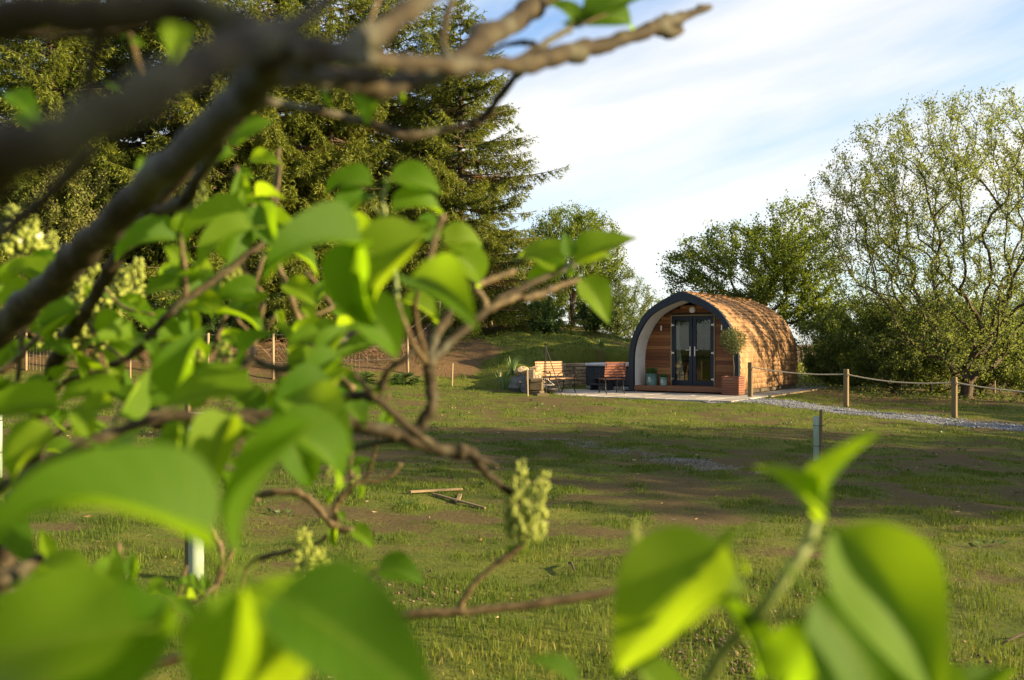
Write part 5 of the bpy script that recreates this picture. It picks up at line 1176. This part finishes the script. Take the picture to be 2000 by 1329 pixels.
for tw in [((150, 615, 1.25), (70, 590, 1.22), (5, 560, 1.2)), ((120, 680, 1.2), (60, 650, 1.2), (15, 600, 1.18)), ((200, 560, 1.15), (240, 600, 1.12), (300, 615, 1.1)), ((165, 615, 1.1), (190, 660, 1.08), (240, 700, 1.05)), ((92, 760, 1.2), (50, 745, 1.15), (0, 760, 1.12)), ((262, 690, .98), (300, 720, 1.0), (350, 700, 1.02)),
           ((500, 660, 1.12), (470, 690, 1.14), (430, 700, 1.16)), ((584, 622, 1.05), (630, 610, 1.06), (670, 590, 1.08)), ((455, 722, .95), (430, 760, .93), (400, 790, .92)), ((534, 717, .96), (560, 760, .94), (610, 780, .92)), ((640, 720, 1.0), (650, 680, .98), (640, 640, .97)), ((590, 805, .85), (620, 770, .86), (660, 750, .86)),
           ((210, 850, .72), (230, 810, .78), (260, 770, .82)), ((400, 812, .76), (430, 850, .78), (470, 880, .80)), ((68, 880, 1.25), (110, 850, 1.2), (150, 830, 1.18)), ((12, 1070, 1.25), (70, 1090, 1.1), (140, 1110, 1.0)), ((140, 1180, .85), (190, 1160, .9), (250, 1150, .95)), ((424, 1142, 1.18), (390, 1170, 1.1), (340, 1190, 1.05)), ((356, 590, .97), (390, 600, 1.0), (430, 610, 1.02)), ((512, 440, 1.02), (490, 420, 1.0), (450, 400, .98))]:
    branch([(x, y, d, w) for (x, y, d), w in zip(tw, (8, 7, 5))], 'ltwig', .12, leaves=2, lsize=.047)
branch([(742, 1112, .75, 5), (700, 1140, .75, 6), (650, 1190, .74, 7)], 'ltwig'); branch([(1125, 1330, .5, 7), (1200, 1420, .5, 8), (1270, 1520, .5, 9)], 'lstem')
# leaves seen one by one: base, tip, distance, change of distance to the tip, width, roll, form
for a in [
    (768, 352, 862, 384, .82, .02, 1.05, 30, 1), (722, 362, 640, 386, .82, .01, .95, -35, 2), (718, 384, 657, 456, .82, -.02, 1.2, 20, 1), (772, 412, 864, 430, .82, .02, 1.1, 35, 2), (700, 398, 662, 452, .83, .02, .8, -30, 0), (770, 428, 776, 452, .82, .0, 1.2, 0, 3),
    (752, 372, 752, 340, .82, .01, .8, 50, 5), (700, 482, 514, 552, .60, -.03, .85, -30, 2), (694, 478, 748, 640, .60, .03, 1.05, 40, 1), (824, 468, 742, 640, .62, .02, 1.0, -35, 2), (806, 545, 932, 648, .58, -.03, .95, 20, 1), (872, 478, 942, 481, .84, .02, 1.5, 25, 1), (884, 498, 928, 560, .84, .03, 1.2, -20, 2), (842, 440, 800, 475, .84, 0, 1.2, 20, 0),
    (742, 452, 745, 510, .82, -.01, .8, 40, 3), (815, 440, 862, 462, .86, .03, 1.2, 10, 0), (690, 588, 775, 702, .62, .02, 1.05, -10, 1), (728, 445, 685, 470, .86, .03, 1.3, 0, 1), (790, 590, 848, 645, .9, .02, .8, 30, 2), (760, 590, 790, 660, .92, .01, .8, -20, 1),
    (1098, 520, 1008, 506, .95, .02, 1.35, 25, 1), (1128, 512, 1245, 466, .95, .0, 1.0, -30, 0), (1112, 500, 1100, 452, .95, .0, 1.2, 20, 3), (1138, 548, 1190, 636, .95, .0, 1.1, 15, 0), (1100, 528, 1036, 562, .95, .02, .9, -15, 2), (1142, 506, 1198, 506, .96, .02, .8, 30, 0), (1110, 540, 1118, 515, .95, 0, .8, 0, 3),
    (716, 172, 717, 247, .64, .0, 1.15, 0, 0), (640, 172, 652, 210, .7, .0, .9, 40, 1), (785, 172, 790, 204, .7, 0, 1.0, 30, 0), (708, 100, 752, 72, .75, .02, .9, 20, 0), (640, 132, 668, 124, .72, 0, .9, 0, 0),
    (1128, 42, 1070, 10, .73, .0, 1.05, -20, 1), (1150, 24, 1296, -6, .73, .02, .95, 35, 0), (1140, 40, 1232, 62, .73, .02, 1.1, -20, 2), (1130, 52, 1094, 46, .73, 0, .8, 0, 0), (1132, 50, 1118, 22, .73, 0, .9, 40, 3), (1132, 40, 1145, 5, .73, 0, .8, 0, 3), (1150, 40, 1166, 20, .73, 0, .8, 20, 3),
    (448, 272, 536, 238, .9, .0, 1.1, -20, 0), (492, 312, 552, 324, .95, .0, .9, 20, 1), (452, 300, 412, 322, .95, .0, .9, 10, 2), (470, 330, 498, 352, .95, 0, .8, 0, 3), (462, 262, 440, 240, .95, 0, .8, 0, 3),
    (345, 470, 226, 512, .95, -.02, .9, -30, 2), (350, 520, 318, 482, .95, .0, 1.3, 20, 2), (352, 556, 270, 580, .95, .0, .9, -25, 0), (368, 548, 424, 538, .95, .0, 1.0, 20, 1), (370, 604, 412, 612, .95, .0, 1.1, 20, 1), (356, 600, 322, 590, .95, 0, .8, 0, 3), (352, 452, 362, 400, .95, .0, 1.1, -10, 1), (396, 540, 368, 508, .95, .02, .7, 40, 3),
    (488, 448, 386, 540, .80, -.02, .95, 30, 1), (478, 432, 362, 484, .85, .0, .9, -35, 2), (512, 404, 544, 492, .95, .0, 1.05, 10, 1), (468, 405, 470, 365, .95, 0, .9, 30, 0), (495, 398, 545, 402, .96, 0, .8, 50, 0), (480, 425, 452, 398, .95, 0, 1.0, 0, 1),
    (560, 556, 618, 600, 1.0, .0, 1.1, -10, 1), (502, 572, 424, 596, 1.0, .0, 1.0, 20, 2), (520, 580, 468, 606, 1.0, .02, .9, -20, 0), (590, 600, 612, 642, 1.0, .0, .9, 20, 1), (545, 610, 552, 640, 1.05, 0, .9, 0, 2), (430, 600, 350, 606, .97, .02, .8, 15, 1),
    (392, 1062, -40, 1092, .34, -.02, .80, -42, 2), (602, 838, 476, 1095, .42, .02, .42, 30, 1), (555, 1170, 880, 1405, .31, -.02, .95, 10, 3), (470, 1160, 420, 1480, .33, .0, .80, 25, 3), (330, 1185, 190, 1480, .32, .01, 1.0, -20, 1), (250, 1230, -120, 1330, .31, .0, 1.1, -15, 0), (640, 1170, 500, 1420, .36, .03, .8, 10, 2),
    (572, 786, 690, 892, .66, -.02, 1.05, 18, 1), (545, 838, 655, 958, .60, .02, 1.1, -25, 2), (450, 818, 420, 968, .64, .0, .95, 25, 2), (486, 758, 305, 806, .66, .0, .85, -25, 0), (640, 745, 560, 860, .7, .0, .85, 30, 2), (630, 700, 690, 640, .75, .02, .8, 20, 1), (545, 770, 600, 745, .78, .0, .8, -10, 0), (520, 860, 470, 900, .78, 0, .9, 0, 1),
    (108, 792, -20, 832, .66, .0, .85, -20, 2), (96, 838, 26, 945, .64, .0, 1.15, 20, 1), (190, 862, 240, 940, .66, .0, .9, -20, 1), (118, 908, 106, 982, .70, .0, .9, 30, 0), (160, 800, 178, 862, .66, .0, 1.3, 0, 1), (100, 760, 104, 812, 0.98, 0, .8, 40, 0), (232, 770, 110, 800, 0.96, 0, .85, -25, 1), (225, 765, 280, 826, 0.96, 0, .9, 20, 1), (140, 692, 68, 690, 1.06, 0, 1.0, -30, 1), (208, 680, 272, 706, 1.10, 0, .9, 20, 1), (255, 660, 222, 640, 1.13, 0, 1.1, 0, 0), (105, 740, 138, 715, 1.08, 0, 1.2, 0, 1),
    (362, 828, 335, 896, .72, .0, 1.15, 20, 4), (150, 930, 188, 950, .8, 0, 1.0, 0, 2), (190, 950, 214, 962, .8, 0, 1.3, 0, 3),
    (140, 1110, 62, 1130, .62, 0, .8, 10, 1), (90, 1115, 190, 1140, .6, 0, .9, -20, 2), (95, 1215, 60, 1140, .56, 0, 1.4, 10, 4), (60, 1210, -20, 1170, .56, 0, 1.2, 0, 1), (215, 1090, 200, 1150, .7, 0, 1.2, 0, 1), (262, 1085, 262, 1140, .75, 0, .9, 20, 0), (230, 1145, 285, 1180, .8, 0, .9, 0, 1), (320, 1135, 285, 1165, .9, 0, 1.1, 0, 0), (310, 1160, 340, 1180, .9, 0, 1.0, 30, 2), (350, 1180, 380, 1215, .7, 0, 1.0, 0, 1), (402, 1150, 390, 1120, 1.2, 0, 1.0, 0, 3), (415, 1160, 424, 1132, 1.2, 0, 1.0, 0, 3), (400, 1240, 420, 1280, .9, 0, .8, 0, 1), (440, 1200, 470, 1185, .9, 0, 1.1, 0, 1),
    (1588, 1014, 1470, 912, .43, .0, .75, -35, 4), (1592, 995, 1738, 832, .43, -.02, .42, 30, 0), (1640, 1050, 1838, 1390, .37, -.01, .95, 4, 0), (1600, 1180, 1800, 1480, .38, .0, 1.15, 5, 3), (1530, 1340, 1620, 1190, .40, .0, 1.3, 15, 3), (1402, 1075, 1196, 1330, .42, .0, 1.1, 6, 0), (1398, 1150, 1436, 1020, .44, .0, .75, -40, 3), (1448, 1160, 1280, 1270, .43, .0, .85, -25, 2), (1480, 1320, 1380, 1180, .42, .02, .6, 30, 2), (1600, 1040, 1570, 1090, .43, 0, .5, 0, 3), (1880, 1360, 1990, 1300, .42, .0, 1.0, 10, 5), (1830, 1370, 1700, 1270, .41, 0, 1.0, 0, 2), (1300, 1420, 1180, 1250, .44, 0, .9, -20, 1), (1455, 1120, 1446, 1085, .44, 0, .7, 0, 3),
    (1125, 1330, 1020, 1286, .5, .0, .7, 20, 0), (742, 1112, 828, 1142, .75, .0, 1.2, 20, 1), (688, 1034, 728, 1074, 1.08, .0, 1.05, 15, 1), (655, 1032, 660, 1070, 1.08, 0, .8, 30, 2), (552, 1232, 580, 1262, .8, 0, .8, 0, 1), (540, 1330, 570, 1310, .8, 0, 1.1, 0, 1), (700, 945, 672, 960, 1.08, 0, .8, 0, 3), (690, 908, 730, 898, 1.05, 0, .8, 20, 0), (700, 925, 678, 912, 1.05, 0, 1.1, 0, 1), (645, 970, 622, 960, 1.05, 0, .8, 0, 2), (640, 985, 655, 960, 1.05, 0, .8, 30, 3), (705, 950, 704, 975, 1.08, 0, 1.1, 0, 4), (662, 1000, 672, 1020, 1.08, 0, 1.1, 0, 1),
    (1012, 1078, 975, 1070, .9, 0, .6, 20, 3), (1000, 1080, 1040, 1078, .9, 0, .5, 0, 3), (1235, 1060, 1218, 1040, .6, 0, .7, 0, 3), (760, 800, 742, 850, .9, 0, .7, 0, 2), (745, 790, 700, 800, .9, 0, .7, 20, 0), (770, 720, 752, 742, .8, 0, .7, 0, 1), (730, 770, 770, 745, .8, 0, .6, 0, 3),
    (330, 80, 330, 20, .5, 0, 1.0, 0, 1), (350, 50, 340, 130, .5, 0, 1.1, 0, 1), (250, 64, 230, 74, .62, 0, 1.2, 0, 3), (258, 78, 285, 92, .62, 0, 1.0, 0, 3), (20, 185, 85, 248, .62, 0, .9, 10, 0), (30, 225, 70, 262, .62, 0, .7, 0, 0), (285, 350, 275, 305, .7, 0, 1.2, 0, 1), (230, 175, 205, 160, .62, 0, .7, 0, 3),
    (540, 640, 565, 690, .9, 0, .8, 20, 2), (620, 650, 560, 690, .8, 0, .9, 0, 1), (660, 700, 600, 790, .72, 0, .8, -20, 2), (300, 690, 262, 650, .95, 0, .9, 10, 1), (270, 670, 225, 692, 1.18, 0, .9, -15, 2), (60, 560, 0, 600, 1.08, 0, 1.0, 0, 1), (70, 520, 130, 560, 1.08, 0, 1.1, 10, 1), (120, 545, 60, 500, 1.13, 0, .9, 20, 2), (20, 560, 50, 500, 1.13, 0, 1.1, -20, 1), (110, 600, 40, 640, 1.13, 0, 1.0, 15, 1), (20, 640, 80, 640, 1.13, 0, 1.0, -10, 0), (150, 600, 105, 680, 1.08, 0, 1.0, 30, 2), (30, 680, 0, 720, 1.08, 0, 1.0, 0, 1), (100, 560, 10, 535, 1.08, 0, 1.0, -30, 2)]: leaf(*a)

# unseen limb added on the sunny side, its leaves shading the near stems
rg = random.Random(5); pool = [p for P, R in BR[:4] for p in P if p.y < .5 and p.x > -.2]; spots = []
while len(spots) < 24:
    q = rg.choice(pool) + sdir * rg.uniform(.24, .46) + Vector((rg.uniform(-.015, .015), rg.uniform(-.02, .02), rg.uniform(-.015, .02)))
    if q.y > .04 and abs(q.x / q.y) < .66: continue
    spots.append(q)
spots.sort(key=lambda q: q.y)
for q in spots:
    X3 = Vector((rg.uniform(-.5, .5), rg.uniform(-1, 1), rg.uniform(-.6, .1))); X3 = (X3 - sdir * X3.dot(sdir)).normalized(); L = rg.uniform(.06, .075)
    M = Matrix((X3, sdir.cross(X3), sdir)).transposed().to_4x4() @ Matrix.Diagonal((L, L * 1.1, L, 1)); M.translation = q - X3 * L * .5 - lo; new_obj('leaf', LV[rg.choice((0, 3))], None, lilac, M)
ov = [Vector((.9, -.9, 1.2)), Vector((.75, -.5, 1.75))] + [sum(spots[i:i + 6], Vector()) / 6 + Vector((.02, 0, .02)) for i in range(0, 24, 6)]
MB().tube(catmull(ov, 4), [.008 - .0002 * i for i in range(len(catmull(ov, 4)))], 8).build('branch', MT['ltwig'], lilac, True, M=LM)
# budding flower spikes
def ico():
    t = (1 + 5 ** .5) / 2; V = np.array([(-1, t, 0), (1, t, 0), (-1, -t, 0), (1, -t, 0), (0, -1, t), (0, 1, t), (0, -1, -t), (0, 1, -t), (t, 0, -1), (t, 0, 1), (-t, 0, -1), (-t, 0, 1)]) / math.hypot(1, t)
    F = np.array([(0, 11, 5), (0, 5, 1), (0, 1, 7), (0, 7, 10), (0, 10, 11), (1, 5, 9), (5, 11, 4), (11, 10, 2), (10, 7, 6), (7, 1, 8), (3, 9, 4), (3, 4, 2), (3, 2, 6), (3, 6, 8), (3, 8, 9), (4, 9, 5), (2, 4, 11), (6, 2, 10), (8, 6, 7), (9, 8, 1)])
    return V, F
IV, IF = ico()
def spike(seed, white=0.0):
    rg = np.random.default_rng(seed); V, F, R = [], [], []; nb = 0
    def bud(p, d, r, tone):
        nonlocal nb
        d = d / np.linalg.norm(d); s = np.cross(d, (0.3, .8, .5)); s /= np.linalg.norm(s); t = np.cross(d, s)
        v = IV[:, :1] * s * r + IV[:, 1:2] * t * r + IV[:, 2:] * d * r * 1.5 + p; V.append(v); F.append(IF + nb); R.append(np.full(12, tone)); nb += 12
    for k in range(12):
        z = .08 + .88 * (k / 11); rad = (.24 * (1 - z) ** .75 + .05) * (.8 + .4 * rg.random()); a0 = rg.random() * 6.28
        for q in range(4 if z < .45 else 3):
            a = a0 + q * (1.571 if z < .45 else 2.094); c = np.array([math.cos(a) * rad, math.sin(a) * rad, z + .05 * rg.random()]); w = rg.random() < white
            for b in range(6):
                o = rg.normal(0, 1, 3); o /= np.linalg.norm(o); bud(c + o * .045 * (1.3 - .6 * z), np.array([math.cos(a), math.sin(a), .8]) + o * .8, (.030 + .010 * rg.random()) * (1.15 - .4 * z) * (1.4 if w else 1), .93 + .07 * rg.random() if w and rg.random() < .7 else float(np.clip(rg.normal(.5, .16), 0, .8)))
    me_v, me_f = np.concatenate(V), np.concatenate(F); R = list(np.concatenate(R)); st = MB().tube([(0, 0, -.25), (.01, 0, .1), (0, .01, .5), (0, 0, .97)], [.022, .02, .014, .006], 6)
    for k in range(14):
        z = .1 + .06 * k; a = k * 2.4; st.tube([(0, 0, z - .04), (math.cos(a) * .2 * (1 - z), math.sin(a) * .2 * (1 - z), z + .03)], [.009, .006], 4)
    mb = MB(); mb.add(me_v, [tuple(f) for f in me_f.tolist()]); mb.add(st.V, st.F); me = mb.mesh('flower_spike', True); R += [.25] * (len(mb.V) - len(R))
    q = me.attributes.new('rnd', 'FLOAT', 'POINT'); q.data.foreach_set('value', np.array(R, np.float32)); me.materials.append(MT['lbud']); return me
SPK = [spike(1), spike(2), spike(3, .2), spike(4)]
def flower(bx, by, tx, ty, d, v=0, wide=1.0):
    B, T_ = at(bx, by, d), at(tx, ty, d + .01); Z3 = T_ - B; L = Z3.length; Z3.normalize(); X3 = Vector((0, 1, 0)).cross(Z3).normalized(); Y3 = Z3.cross(X3)
    M = Matrix((X3, Y3, Z3)).transposed().to_4x4() @ Matrix.Rotation(bx * .1, 4, 'Z') @ Matrix.Diagonal((L * wide, L * wide, L, 1)); M.translation = B - lo
    new_obj('flower_spike', SPK[v], None, lilac, M)
for a in [(1018, 1062, 1016, 905, .90, 0, .55), (1028, 1058, 1064, 925, .90, 1, .65), (1012, 1050, 990, 975, .90, 3, .9), (1030, 1060, 1042, 1000, .89, 0, .9),
          (612, 1122, 585, 1036, 1.05, 1, 1.1), (615, 1115, 630, 1072, 1.05, 3, 1.2), (560, 1195, 560, 1140, .85, 0, 1.2), (352, 748, 328, 648, 1.0, 3, .95), (362, 752, 388, 662, 1.0, 2, 1.1), (368, 758, 384, 712, 1.0, 2, 1.3), (340, 752, 315, 712, 1.0, 0, 1.2), (438, 742, 436, 668, 1.05, 1, 1.0), (450, 746, 462, 704, 1.05, 0, 1.2),
          (175, 615, 182, 515, 1.16, 0, 1.2), (165, 690, 168, 590, 1.14, 1, 1.3), (185, 690, 200, 618, 1.16, 3, 1.1), (140, 690, 128, 630, 1.14, 0, 1.1), (250, 590, 272, 505, 1.23, 3, .9), (240, 590, 236, 520, 1.23, 1, .9), (228, 650, 230, 605, 1.23, 0, 1.0), (88, 690, 104, 626, 1.26, 1, 1.0), (45, 500, 25, 405, 1.13, 0, 1.0), (58, 495, 66, 425, 1.13, 2, 1.1), (96, 505, 104, 452, 1.18, 3, .9), (180, 745, 182, 690, 1.16, 0, 1.2), (222, 760, 232, 705, 1.18, 1, 1.0),
          (588, 690, 580, 628, 1.05, 3, 1.0), (600, 690, 604, 640, 1.05, 1, 1.0), (390, 430, 392, 360, 1.0, 1, .9), (375, 430, 372, 390, 1.0, 0, 1.0), (452, 560, 462, 488, 1.05, 3, .9), (440, 568, 438, 520, 1.05, 0, 1.0), (1240, 1066, 1243, 1018, .62, 0, .7), (488, 252, 492, 214, .95, 1, 1.1), (690, 950, 700, 925, 1.08, 0, 1.0), (642, 940, 648, 905, 1.05, 1, .7), (500, 610, 506, 585, 1.1, 0, 1.0)]: flower(*a)
